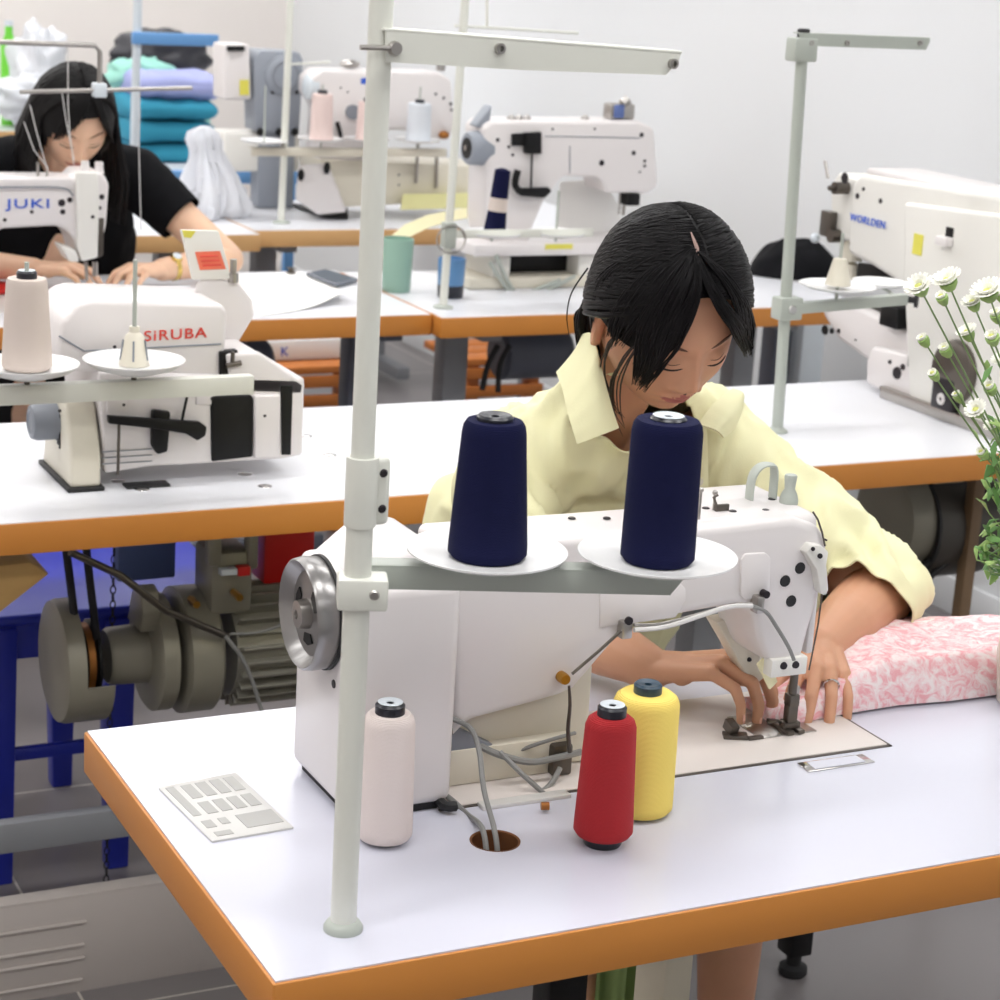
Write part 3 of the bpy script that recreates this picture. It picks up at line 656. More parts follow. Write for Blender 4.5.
    b = MB('m_white'); b.hull([aY(x, y, yb) for x, y in ((192, 305), (196, 282), (206, 276), (238, 282), (252, 300), (254, 316), (236, 346), (222, 350))]+[aY(x, y, yb+.05) for x, y in ((200, 300), (206, 280), (240, 285), (254, 310), (236, 335))], .004, 3); hd = b.build('front_head', OV)
    P = [aY(x, y, yb-.005) for x, y in ((181, 230), (219, 231), (229, 267), (230, 279), (203, 279), (193, 280))]
    b = MB('m_white2'); b.hull([P[0], P[1], P[2], P[3], P[5]]+[p+V((0, .008, .0)) for p in (P[0], P[1], P[2], P[3], P[5])], .0015); lid = b.build('lint_lid', OV)
    q = [aY(x, y, yb-.0062) for x, y in ((195, 252), (220, 251), (226, 269), (200, 270))]; b = MB('label_orange'); b.hull(q+[p+V((0, .0006, 0)) for p in q]); b.build('warning_label', lid)
    b = MB('logo_red')
    for k in (.25, .5, .75):
        l0, l1 = q[0].lerp(q[3], k), q[1].lerp(q[2], k); b.tube([l0.lerp(l1, .15)+V((0, -.001, 0)), l0.lerp(l1, .85)+V((0, -.001, 0))], .0012, 5)
    b.build('label_text', lid)
    q = [aY(x, y, yb-.0062) for x, y in ((182, 230), (196, 231), (191, 238), (184, 237))]; b = MB('sticker_yellow'); b.hull(q+[p+V((0, .0006, 0)) for p in q]); b.build('yellow_sticker', lid)
    p = aY(233, 282, yb); b = MB('steel'); b.cyl(p, p+V((0, 0, .014)), .008, 16); b.cyl(p+V((0, 0, .014)), p+V((0, 0, .034)), .005, 12); b.build('tension_knob', OV)
    p = aY(183, 300, YS+.08); b = MB('steel'); b.lathe([(0, .006), (.012, .006), (.015, .003), (.015, 0)], (p.x, p.y, p.z), seg=24); b.build('oil_cap', OV)
ov()
# thread stand over it
YT = 2.745
S2 = thing('thread_stand', 'cream thread stand with wide rail across the overlock machine with red lettering', 'thread stand', (aY(140, 380, YT).x-.35, YT, .75))
def stand2():
    z0, z1 = aY(140, 386, YT).z, aY(140, 396, YT).z
    xL = .36; p0 = aY(254, 376, YT); zt = p0.z
    b = MB('stand_paint'); b.box(xL, p0.x, YT-.0015, YT+.0015, zt-.026, zt, .0006); b.box(xL, p0.x, YT, YT+.018, zt-.002, zt, .0005); b.build('lower_rail', S2)
    q = WO[S2.name]; b = MB('stand_paint'); b.cyl((q.x, YT+.012, .752), (q.x, YT+.012, 1.40), .0095, 20); b.build('pole', S2)
    MB('stand_grey').lathe([(0, 0), (.0165, 0), (.0165, .003), (.010, .009), (0, .009)], (q.x, YT+.012, .75), seg=28).build('base_flange', S2)
    xs = []
    for px, lab in ((27, 0), (134, 1)):
        x = aY(px, 372, YT+.008).x; z = zt+.021; xs.append((x, z))
        b = MB('clear_plate'); b.lathe([(.006, -.016), (.022, -.013), (.058, -.002), (.070, .007), (.070, .0085), (.058, .001), (.024, -.0005), (.006, -.001)], (x, YT+.008, z), closed=True, seg=48); b.build('cone_plate', S2)
        MB('steel_dark').cyl((x, YT+.008, zt-.012), (x, YT+.008, z-.004), .004, 8).build('nut', S2)
        top = aY(140, 260, YT+.008).z if lab else aY(36, 262, YT+.008).z
        MB('stand_grey').cyl((x, YT+.008, z-.004), (x, YT+.008, top), .003, 12).build('spool_pin', S2)
    x, z = xs[1]
    b = MB('m_cream'); b.lathe([(.0035, .0), (.021, .0), (.021, .003), (.0135, .040), (.0075, .046), (.0075, .054), (.0035, .054)], (x, YT+.008, z), closed=True, seg=10); h = b.build('cone_holder', S2)
    h2 = MB('plastic_grey'); 
    for a in range(0, 360, 72): h2 = MB('plastic_grey'); h2.tube([(x+cos(R(a+250))*.0195, YT+.008+sin(R(a+250))*.0195, z+.008), (x+cos(R(a+250))*.0155, YT+.008+sin(R(a+250))*.0155, z+.036)], .0014, 5); h2.build('fin_gap', h)
    return xs
xs2 = stand2()
cone('thread_cone', 'beige thread cone on a white plate in front of the overlock machine with red lettering', (xs2[0][0], YT+.008, xs2[0][1]+.001), 'thread_beige', r0=.0335, r1=.0275, h=aY(30, 280, YT).z-xs2[0][1], rt=.002, top='core_white')
# ---------------------------------------------------------------- clutch motor below the second table
YM = 2.90
MO = thing('clutch_motor', 'grey clutch motor with belt pulley hanging below the table of the overlock machine', 'motor', (aY(180, 640, YM).x, YM+.05, .42))
def motor():
    c = aY(178, 656, YM); cz = c.z; cy = YM+.03
    X = lambda px, py=640: aY(px, py, YM).x
    def L(m, prof, name, x, parent=MO, seg=48): return MB(m).lathe(prof, (x, cy, cz), (1, 0, 0), seg).build(name, parent)
    x0 = X(60)-.005
    rc = .094
    # belt guard drum, cut open towards the belt
    b = MB('motor_grey'); b.lathe([(0, 0), (rc*.85, 0), (rc*.97, .004), (rc, .012), (rc, .030), (rc-.004, .030), (rc-.004, .012), (0, .006)], (x0, cy, cz), (1, 0, 0), 56)
    n = 30; rs = []
    for i in range(n+1):
        a = R(-8+i*(-164/n)) ; rs.append([V((x, cy+cos(a)*r, cz+sin(a)*r)) for x, r in ((x0+.028, rc-.003), (x0+.028, rc), (x0+.072, rc), (x0+.072, rc-.003))])
    b.rings(rs); b.build('belt_guard', MO)
    L('black', [(.0, .0), (.055, 0), (.060, .004), (.052, .010), (.052, .016), (.060, .022), (.060, .026), (0, .026)], 'pulley_flange', x0+.036)
    L('copper', [(.0, 0), (.055, 0), (.055, .012), (0, .012)], 'pulley_groove', x0+.042)
    L('motor_grey', [(0, 0), (.040, 0), (.044, .006), (.046, .06), (.068, .075), (0, .08)], 'shaft_housing', X(112)-.002)
    L('motor_grey', [(0, 0), (.082, 0), (.090, .006), (.090, .030), (.082, .034), (0, .034)], 'end_bell', X(150))
    L('motor_grey', [(0, 0), (.088, 0), (.098, .004), (.098, .05), (.092, .056), (0, .056)], 'clutch_housing', X(178))
    xb = X(228)
    b = MB('motor_fin'); b.lathe([(0, 0), (.078, 0), (.078, .17), (0, .17)], (xb, cy, cz), (1, 0, 0), 48)
    for k in range(26):
        a = 2*pi*k/26; u = V((0, cos(a), sin(a))); w = V((0, -sin(a), cos(a))); o = V((xb, cy, cz))
        pts = [o+u*r+w*s+V((x, 0, 0)) for x in (.004, .166) for r in (.074, .096) for s in (-.0016, .0016)]
        b.hull(pts)
    b.build('finned_body', MO)
    L('motor_grey', [(0, 0), (.098, 0), (.100, .01), (.09, .04), (0, .045)], 'fan_cowl', xb+.168)
    # lug, bracket up to the table, tie rod
    b = MB('motor_grey'); xa = X(140); b.prism([(cy-.05, cz+.05), (cy-.062, cz+.085), (cy-.05, cz+.115), (cy-.03, cz+.12), (cy, cz+.10), (cy+.02, cz+.05)], xa-.006, xa+.022, axis='x', bevel=.004); b.build('lever_lug', MO)
    b = MB('motor_grey'); x1, x2 = X(200, 560), X(250, 560)
    b.box(x1, x2, cy-.07, cy+.05, .655, .706, .006); b.box(x1, x1+.022, cy-.07, cy-.045, .61, .67, .006); b.box(x2-.018, x2, cy-.07, cy-.045, .60, .67, .006); b.box(x1+.006, x2-.006, cy-.065, cy+.02, cz+.07, .63, .01)
    b.build('hanger_bracket', MO)
    b = MB('steel_dark'); b.tube([aY(70, 552, YM-.10), aY(120, 575, YM-.09), aY(165, 610, YM-.08), aY(228, 637, YM-.07)], .0055, 10); b.build('tie_rod', MO)
    b = MB('cable'); b.tube([aY(225, 636, YM-.075), aY(240, 655, YM-.075), aY(252, 680, YM-.07), aY(262, 712, YM-.07)], .0032, smooth=5); b.build('cable', MO)
    b = MB('cable'); b.tube([aY(230, 634, YM-.06), aY(260, 632, YM-.06), aY(285, 622, YM-.06), aY(300, 600, YM-.05)], .0022, smooth=5); b.build('cable', MO)
    for px, py in ((197, 605), (240, 598)):
        p = aY(px, py, YM-.07); b = MB('brass'); b.cyl(p, p+V((.0, .03, 0)), .006, 6); b.build('wing_bolt', MO)
    # belts
    for pxt, pxb, py in ((66, 74, 612), (86, 97, 640)):
        b = MB('belt'); t0, t1 = aY(pxt, 548, YM-.005), aY(pxb, py, YM-.005); b.tube([t0+V((0, 0, .02)), t0, t1, t1+V((0, 0, -.02))], .0062, 8); b.build('drive_belt', MO)
motor()
# chain beside the belts
def chain(label, pts, r=.0042, n=22):
    P = [pts[0].lerp(pts[1], i/n) for i in range(n+1)]; b = MB('rubber')
    for i, p in enumerate(P):
        a = V((1, 0, 0)) if i % 2 else V((0, 1, 0)); h = (pts[1]-pts[0]).length/n*.62
        ring = [p+a*cos(t)*r+V((0, 0, 1))*sin(t)*h for t in [2*pi*k/8 for k in range(9)]]
        b.tube(ring, .0011, 5, caps=False)
    tag(b.build('treadle_chain'), label, 'chain')
chain('dark pull chain hanging down behind the clutch motor beside the belts', [aY(114, 552, 3.02), aY(106, 886, 3.02)], n=46)
# switch box with red buttons, and blue control plate
b = thing('switch_box', 'red and white motor switch box below the edge of the table with the overlock machine', 'switch', aY(275, 585, 2.93))
MB('red').box(aY(262, 560, 2.93).x, aY(312, 560, 2.93).x, 2.92, 2.98, aY(270, 582, 2.93).z, .706, .004).build('housing', b)
MB('black').box(aY(262, 560, 2.93).x+.002, aY(285, 560, 2.93).x, 2.912, 2.922, .672, .70, .002).build('button', b)
bq = thing('junction_panel', 'blue grey control panel with red end caps above the clutch motor', 'control panel', aY(150, 570, 3.0))
x1, x2 = aY(118, 560, 3.0).x, aY(176, 560, 3.0).x
MB('panel_blue').box(x1, x2, 3.0, 3.03, aY(150, 580, 3.0).z, .706, .004).build('housing', bq)
MB('core_white').box(x2+.0005, x2+.012, 3.0, 3.03, .655, .70, .002).build('white_cap', bq)
MB('red').box(x2+.0125, x2+.032, 2.998, 3.032, .652, .70, .004).build('red_cap', bq)
rc = thing('rocker_switch', 'small white and red rocker switch on the motor bracket', 'switch', aY(240, 570, 2.852))
MB('core_white').box(aY(220, 570, 2.852).x, aY(236, 570, 2.852).x, 2.845, 2.86, aY(230, 574, 2.852).z, aY(230, 568, 2.852).z, .001).build('white_half', rc)
MB('red').box(aY(237, 570, 2.852).x, aY(249, 570, 2.852).x, 2.845, 2.86, aY(240, 575, 2.852).z, aY(240, 566, 2.852).z, .001).build('red_half', rc)
# blue plastic stool behind
def stool():
    t = thing('plastic_stool', 'dark blue plastic stool on the tiles below the table of the overlock machine', 'stool', (.95, 3.42, 0))
    y0, y1 = 3.14, 3.55; x0, x1 = aY(3, 700, 3.15).x-.035, 1.14
    zs = aY(60, 612, y0).z
    b = MB('blue_plastic'); b.box(x0, x1, y0, y1, zs-.02, zs, .008, 3); b.build('seat', t)
    b = MB('blue_plastic')
    b.box(x0+.01, x1-.01, y0+.004, y0+.012, zs-.075, zs-.015, .003); b.box(x0+.01, x0+.018, y0+.01, y1-.01, zs-.075, zs-.015, .003); b.box(x1-.018, x1-.01, y0+.01, y1-.01, zs-.075, zs-.015, .003); b.box(x0+.01, x1-.01, y1-.012, y1-.004, zs-.075, zs-.015, .003); b.build('apron', t)
    xr = aY(130, 880, y0).x
    for xx in (x0+.03, xr-.02):
        for yy in (y0+.02, y1-.03):
            b = MB('blue_plastic'); b.hull([(xx+sx*w, yy+sy*w, z) for z, w in ((zs-.02, .026), (0, .018)) for sx in (-1, 1) for sy in (-1, 1)], .004); b.build('leg', t)
    for z in (aY(50, 752, y0+.01).z, aY(50, 835, y0+.01).z):
        h = .011 if z > .2 else .02
        MB('blue_plastic').box(x0+.03, xr-.02, y0+.012, y0+.026, z-h, z+h, .003).build('rail', t)
stool()
# pressed metal cross beam low down
bx = thing('metal_guard', 'long beige pressed metal panel with slots near the floor beside the blue stool', 'metal panel', (.5, 2.76, 0))
yb_ = 2.76
pz0, pz1 = aY(150, 885, yb_).z, aY(225, 968, yb_).z
MB('beam').box(-.3, aY(300, 900, yb_).x, yb_, yb_+.012, pz1, pz0, .002).build('face', bx)
MB('beam').box(-.3, aY(300, 900, yb_).x, yb_, yb_+.03, pz0-.003, pz0+.002, .001).build('flange', bx)
for (xa, ya, xb_, yb2) in ((-40, 932, 86, 921), (-40, 955, 84, 944), (-40, 972, 84, 957), (-40, 995, 82, 979)):
    p, q = aY(xa, ya, yb_), aY(xb_, yb2, yb_); MB('beam').tube([(p.x, yb_-.001, q.z), (q.x, yb_-.001, q.z)], .0028, 8).build('slot', bx)
for x in (-.25, .55): MB('beam').box(x, x+.03, yb_+.004, yb_+.026, 0, pz1+.01, .002).build('foot', bx)
# tan wooden board leaning under the table at the frame edge
b = MB('wood'); c = [aY(-70, 575, 2.80), aY(30, 562, 2.80), aY(50, 574, 2.80), aY(-70, 668, 2.80)]
b.hull(c+[p+V((0, .10, .0)) for p in c], .004)
wb = thing('wooden_tray', 'pale wooden tray slung below the table beside the blue stool', 'tray', c[2]); b.build('side', wb)

# ---------------------------------------------------------------- large machine beside the wall (arm runs towards the camera)
XWm = 2.38
WM = thing('sewing_machine', 'large white long arm machine with blue lettering standing beside the wall on the second table', 'sewing machine', (XWm+.1, 3.0, .75))
def prismX(m, X, pts, x0, x1, name, parent, bevel=.004, seg=3):
    b = MB(m); b.prism(yz(X, *pts), x0, x1, axis='x', bevel=bevel, seg=seg); return b.build(name, parent)
def wm():
    X = XWm
    # upper arm and column in one casting
    prismX('m_white2', X, [(846, 254), (851, 182), (860, 172), (1040, 200), (1090, 225), (1100, 470), (915, 425), (908, 400), (905, 288), (870, 266)], X, X+.135, 'arm', WM, .014, 4)
    prismX('m_white2', X, [(908, 202), (1100, 226), (1120, 480), (915, 420), (909, 300)], X-.012, X+.02, 'side_cover', WM, .008)
    MB('m_white').box(X+.006, X+.129, 2.75, aX(862, 180, X).y, 1.146, 1.160, .006).build('top_plate', WM)
    # head end with presser hardware
    prismX('m_white2', X, [(822, 240), (822, 184), (830, 172), (850, 180), (850, 242)], X+.02, X+.11, 'face_plate', WM, .006)
    b = MB('steel_dark'); a = aX(834, 188, X-.012); b.cyl(a, a+V((.03, 0, 0)), .012, 16); b.cyl(a+V((-.012, 0, 0)), a, .005, 10); b.build('pressure_dial', WM)
    b = MB('steel'); a = aX(826, 165, X+.01); b.cyl(aX(828, 178, X+.01), aX(825, 161, X+.01), .003, 8); b.build('thread_pin', WM)
    b = MB('steel_dark'); b.box(X+.004, X+.02, aX(826, 220, X).y-.01, aX(818, 220, X).y, aX(820, 236, X).z, aX(820, 210, X).z, .003); b.build('take_up_link', WM)
    b = MB('steel_dark'); a = aX(830, 236, X); b.cyl(a, a+V((.04, 0, 0)), .013, 16); b.build('tension_disc', WM)
    b = MB('core_white'); a = aX(815, 238, X); b.ball(a, .010, 12); b.build('knob', WM)
    MB('m_cream').cyl(aX(851, 262, X+.05), aX(851, 236, X+.05), .022, 18).build('needle_bar_boss', WM)
    b = MB('m_cream'); a = aX(852, 262, X+.05); b.lathe([(.006, 0), (.016, -.005), (.023, -.055), (.019, -.056), (.004, -.01)], a, seg=12, closed=True); b.build('presser_cone', WM)
    b = MB('black'); b.hull([aX(x, y, X+.03) for x, y in ((858, 262), (905, 268), (906, 284), (890, 286), (866, 288), (856, 276))]+[aX(x, y, X+.10) for x, y in ((858, 262), (905, 268), (906, 284), (866, 288))], .004); b.build('under_arm_mechanism', WM)
    # plugs and lettering
    for x, y, r in ((844, 178, .011), (857, 196, .006), (880, 201, .005), (863, 189, .004)):
        a = aX(x, y, X-.0015); MB('screw').lathe([(0, 0), (r*.9, 0), (r, .002)], a, (1, 0, 0), 18).build('plug', WM)
    o = aX(850, 220, X-.003); e = aX(885, 227, X-.003)
    text(WM, 'WORLDEN', WM, o, V((0, e.y-o.y, 0)), (0, 0, 1), .0195, 'logo_blue', width=abs(e.y-o.y), name='maker_name')
    q = aX(914, 233, X-.0135); q2 = aX(921, 256, X-.0135)
    b = MB('sticker_yellow'); b.box(X-.0135, X-.0122, q2.y, q.y, q2.z, q.z); b.build('warning_sticker', WM)
    b = MB('m_white'); a = aX(946, 241, X-.016); b.box(X-.03, X-.010, a.y-.016, a.y+.016, a.z-.008, a.z+.008, .003); b.build('guide_bracket', WM)
    b = MB('black'); a = aX(949, 233, X-.014); b.box(X-.0145, X-.011, a.y-.010, a.y+.010, a.z-.008, a.z+.010, .001); b.build('guide_slot', WM)
    # cylinder bed reaching away over the table edge
    prismX('m_white', X, [(813, 312), (818, 300), (832, 298), (880, 318), (915, 338), (915, 395), (880, 388), (866, 366), (830, 340)], X+.015, X+.115, 'cylinder_bed', WM, .014, 4)
    prismX('steel_dark', X, [(836, 298), (900, 328), (903, 334), (838, 303)], X+.03, X+.10, 'bed_seam', WM, .001)
    for x, y, r in ((824, 330, .010), (831, 331, .006), (838, 331, .005), (855, 340, .002)):
        a = aX(x, y, X+.013); MB('black').lathe([(0, 0), (r*.9, 0), (r, .003)], a, (1, 0, 0), 14).build('plug', WM)
    prismX('m_white', X, [(868, 360), (874, 346), (930, 358), (933, 404), (880, 390), (868, 383)], X-.006, X+.12, 'gear_box', WM, .008)
    prismX('strip_yellow', X, [(868, 342), (898, 332), (912, 345), (880, 352)], X+.02, X+.11, 'pale_guard', WM, .003)
    q = aX(908, 356, X-.008); q2 = aX(930, 374, X-.008)
    b = MB('tray_pit'); b.box(X-.0085, X-.0058, q2.y, q.y, q2.z, q.z+.004, .0005); b.build('rating_plate', WM)
    for x, y, r in ((896, 373, .012), (902, 367, .006), (889, 362, .004), (920, 378, .004)):
        a = aX(x, y, X-.009); MB('screw').lathe([(0, 0), (r*.9, 0), (r, .003)], a, (1, 0, 0), 18).build('plug', WM)
    # base rail, foot and dark wheel behind the flowers
    y0 = aZ(872, 398).y; b = MB('steel'); b.box(X-.02, X+.14, 2.72, y0, .7502, .772, .002); b.build('base_plate', WM)
    prismX('rubber', X, [(884, 386), (925, 400), (925, 404), (884, 391)], X-.01, X+.11, 'base_gasket', WM, .001)
    b = MB('steel_dark'); a = aX(948, 372, X-.03); b.lathe([(0, 0), (.045, 0), (.055, .006), (.058, .02), (.055, .03), (0, .03)], a, (1, 0, 0), 32); b.build('feed_wheel', WM)
    b = MB('screw'); a = aX(940, 399, X-.034); b.box(a.x+.002, a.x+.03, a.y-.03, a.y+.03, .772, .83, .004); b.build('hinge_block', WM)
    b = MB('m_white'); b.lathe([(.004, 0), (.010, 0), (.011, .002), (.011, .006), (.004, .006)], a, (1, 0, 0), 22, closed=True); b.build('hinge_ring', WM)
    b = MB('black'); b.box(X-.01, X+.10, aX(903, 300, X).y-.0, aX(895, 300, X).y+.03, aX(900, 330, X).z, aX(900, 308, X).z, .004); b.build('cloth_puller', WM)
wm()
# stand on the right
rp = aZ(777, 432)
S3 = thing('thread_stand', 'grey thread stand with black tip behind the person in yellow, on the second table', 'thread stand', (rp.x, rp.y, .75))
def stand3():
    x, y = rp.x, rp.y; zt = aY(803, 40, y).z; top = aY(803, 42, y)
    # the pole leans a little
    T_ = V((aY(803, 40, y).x, y, zt)); B_ = V((x, y, .753)); ax = (T_-B_).normalized()
    P = lambda z: B_+(T_-B_)*((z-.753)/(zt-.753))
    b = MB('stand_grey'); b.cyl(B_, T_, .0098, 24); b.build('pole', S3)
    MB('stand_grey').lathe([(0, 0), (.018, 0), (.018, .003), (.011, .009), (0, .009)], (x, y, .75), seg=28).build('base_flange', S3)
    b = MB('rubber'); b.cyl(T_-ax*.004, T_+ax*.018, .0105, 20, bev=.002); b.build('tip_cap', S3)
    c = P(zt-.012); b = MB('stand_grey'); b.box(c.x-.024, c.x+.020, c.y-.016, c.y+.014, c.z-.022, c.z+.016, .003); tc = b.build('arm_clamp', S3)
    e = aY(929, 44, y-.014); Y0 = y-.014
    b = MB('stand_grey'); b.prism(xz(Y0, (800, 34), (930, 39), (930, 42), (926, 50), (812, 46), (800, 50)), Y0, Y0+.002); u0, u1 = aY(800, 34, Y0), aY(930, 39, Y0)
    b.hull([u0, u1, u0+V((0, .02, 0)), u1+V((0, .02, 0)), u0+V((0, 0, .002)), u1+V((0, 0, .002)), u0+V((0, .02, .002)), u1+V((0, .02, .002))]); b.build('top_arm', S3)
    for px in (812, 848, 921):
        p = aY(px, 43, Y0-.003); MB('steel').lathe([(.002, 0), (.0045, 0), (.0045, .003), (.002, .003)], p, (0, 1, 0), 14, closed=True).build('thread_eyelet', S3)
    # lower rail
    p0 = aY(782, 309, y-.01); p1 = aY(905, 299, y-.01)
    c = P(p0.z); b = MB('stand_grey'); b.box(c.x-.020, c.x+.024, c.y-.018, c.y+.014, c.z-.019, c.z+.019, .003); rc_ = b.build('rail_clamp', S3)
    MB('chrome').lathe([(0, 0), (.007, 0), (.009, .004)], (c.x+.002, c.y-.022, c.z), (0, 1, 0), 6).build('bolt', rc_)
    b = MB('stand_grey'); b.tube([p0+V((.01, 0, 0)), p1], .0125, 4); b.build('lower_rail', S3)
    b = MB('rubber'); d_ = (p1-p0).normalized(); b.cyl(p1+V((.012, -.012, 0)), p1+V((.016, -.016, 0)), .013, 20); b.cyl(p1, p1+V((.012, -.012, 0)), .006, 10); b.build('rail_end_knob', S3)
    q = aY(837, 292, y-.01); plate(S3, q.x, q.y, q.z+.006, .066)
    b = MB('stand_grey'); b.cyl(q+V((0, 0, -.02)), q+V((0, 0, .10)), .003, 10); b.build('spool_pin', S3)
    b = MB('m_cream'); b.lathe([(.0035, 0), (.022, 0), (.022, .002), (.012, .045), (.0035, .047)], q+V((0, 0, .012)), closed=True, seg=10); b.build('cone_holder', S3)
    q = aY(880, 286, y+.10); plate(S3, q.x, q.y, q.z+.002, .05)
    MB('stand_grey').tube([q, V((q.x, q.y-.05, q.z-.01)), aY(880, 301, y)], .003, 8).build('plate_arm', S3)
stand3()
# motor under the right hand table
MR = thing('clutch_motor', 'dark clutch motor hanging below the table beside the wall, close to the flowers', 'motor', (2.45, 2.95, .5))
def motor2():
    y = 2.93; a = aY(930, 530, y); cz, cx = a.z, a.x
    x0 = aY(891, 520, y).x
    MB('motor_grey').lathe([(0, 0), (.07, 0), (.088, .008), (.092, .03), (.092, .055), (0, .055)], (x0, y+.03, cz+.02), (1, 0, 0), 40).build('clutch_drum', MR)
    MB('motor_dark').lathe([(0, 0), (.098, 0), (.101, .01), (.10, .14), (.09, .17), (0, .17)], (x0+.058, y+.03, cz+.005), (1, 0, 0), 40).build('motor_body', MR)
    MB('rubber').lathe([(.094, 0), (.1025, 0), (.1025, .006), (.094, .006)], (x0+.055, y+.03, cz+.01), (1, 0, 0), 40, closed=True).build('seal_ring', MR)
    MB('motor_grey').box(x0+.07, x0+.14, y-.02, y+.06, cz+.06, .706, .004).build('hanger_bracket', MR)
    for p in ([(900, 590), (918, 572), (935, 556), (945, 548)], [(917, 612), (922, 590), (935, 572), (955, 557)]):
        MB('cable').tube([aY(px, py, y-.05) for px, py in p], .006, smooth=5).build('cable', MR)
    for o in list(MR.children):
        if o.name.startswith('cable'): o.data.materials[0] = MT['rubber']
motor2()
ww = thing('table_post', 'slim brown upright post below the table with the dark motor, near the flowers', 'post', (aY(964, 600, 2.86).x, 2.86, 0))
pz = aY(964, 600, 2.86)
MB('wood_brown').box(pz.x-.014, pz.x+.010, 2.85, 2.875, 0.002, .705, .003).build('upright', ww)
MB('wood_brown').box(pz.x-.04, pz.x+.036, 2.83, 2.895, .0, .012, .003).build('foot', ww)
# dark cloth heap on the third table by the wall
b = MB('black_soft')
def heap(u, v):
    a = u*2*pi; r = sin(pi*v/2); p = aZ(800, 277); 
    k = 1+.18*NZ.noise(V((cos(a)*1.5, sin(a)*1.5, v*2)))
    return V((p.x+.01+cos(a)*r*.125*k, p.y+.04+sin(a)*r*.10*k, .751+cos(pi*v/2)*.085*(1+.35*NZ.noise(V((cos(a)*r*2, sin(a)*r*2, 5))))))
b.grid(heap, 40, 14); b.ang = 80
tag(b.build('dark_cloth'), 'heap of black cloth on the third table behind the grey pole', 'cloth')
# ---------------------------------------------------------------- third row: machine with blue lettering
def lockstitch(label, Y, px, parentname='sewing_machine', m='m_white', lettering=None, dep=.11, wheel=None, group=None, cat='sewing machine'):
    """px: outline of the arm and head in the plane of its back"""
    p = [aY(a, b, Y) for a, b in px]; cx = sum(q.x for q in p)/len(p)
    t = thing(parentname, label, cat, (cx, Y+dep/2, .75), group)
    b = MB(m); b.prism([(q.x, q.z) for q in p], Y, Y+dep, bevel=.010, seg=3); b.build('arm', t); return t
YJ = 4.20
JK = lockstitch('white machine with blue lettering that the person in black is sewing on', YJ,
    [(-90, 176), (75, 180), (80, 172), (103, 172), (110, 184), (107, 225), (100, 258), (82, 262), (77, 250), (74, 238), (66, 230), (58, 226), (0, 229), (-12, 268), (-90, 274)])
def jk():
    Y = YJ
    # bed
    q0 = aY(-90, 290, Y); q1 = aY(112, 283, Y)
    MB('bed_white').box(1.0-.2, q1.x+.02, Y-.03, Y+.15, .73, .7535, .002).build('bed', JK)
    MB('m_white').box(1.0-.2, aY(-8, 270, Y).x, Y+.005, Y+.105, .753, .86, .006).build('pillar', JK)
    MB('m_white').box(1.0-.2, aY(74, 180, Y).x, Y-.004, Y+.10, aY(30, 190, Y).z, aY(30, 178, Y).z, .006).build('top_cover', JK)
    b = MB('plastic_grey'); b.tube([aY(-60, 188, Y-.005), aY(40, 187, Y-.005), aY(66, 189, Y-.003), aY(73, 196, Y-.002)], .0016, smooth=4); b.build('cable', JK)
    o = aY(5, 208, Y-.001); e = aY(49, 208, Y-.001)
    text(JK, 'JUKI', JK, o, (1, 0, 0), (0, 0, 1), .026, 'logo_blue', width=(e-o).length, name='maker_name')
    prismY('m_white2', [(76, 172), (98, 172), (100, 200), (98, 258), (82, 262), (77, 245)], Y-.014, Y+.002, 'face_column', JK, .005)
    for a, z in ((85, 160), (99, 161)):
        p = aY(a, 172, Y+.02); tp = aY(a, z, Y+.02); MB('m_white').lathe([(0, 0), (.011, 0), (.009, .008), (.0085, (tp.z-p.z)), (0, (tp.z-p.z)+.001)], p-V((0, 0, .002)), seg=16).build('knob', JK)
    for a, b_, r in ((62, 203, .008), (70, 200, .006), (32, 212, .004), (5, 220, .004), (93, 217, .004), (102, 197, .006), (100, 208, .004), (63, 212, .006)):
        q = aY(a, b_, Y-(.0155 if a > 76 and a < 100 else .0015)); MB('screw').lathe([(0, 0), (r*.85, 0), (r, .002)], q, (0, 1, 0), 12).build('screw', JK)
    b = MB('steel'); b.cyl(aY(86, 262, Y+.01), aY(87, 281, Y+.01), .004, 10); b.cyl(aY(95, 262, Y+.01), aY(95, 276, Y+.01), .006, 10); b.build('needle_bar', JK)
    b = MB('steel_dark'); b.box(aY(82, 280, Y).x, aY(96, 280, Y).x, Y-.005, Y+.02, .7545, .762, .002); b.build('presser_foot', JK)
    b = MB('steel_dark'); b.prism(xz(Y-.004, (97, 218), (104, 218), (103, 255), (98, 258)), Y-.006, Y-.002, bevel=.001); b.build('take_up_slot', JK)
    b = MB('m_white2'); b.prism(xz(Y-.01, (60, 245), (76, 250), (80, 262), (70, 262)), Y-.01, Y+.05, bevel=.004); b.build('knee_lever', JK)
    for a in (38, 47): b = MB('steel'); b.cyl(aY(a, 178, Y+.03), aY(a, 162 if a == 38 else 170, Y+.03), .003, 8); b.build('thread_pin', JK)
jk()
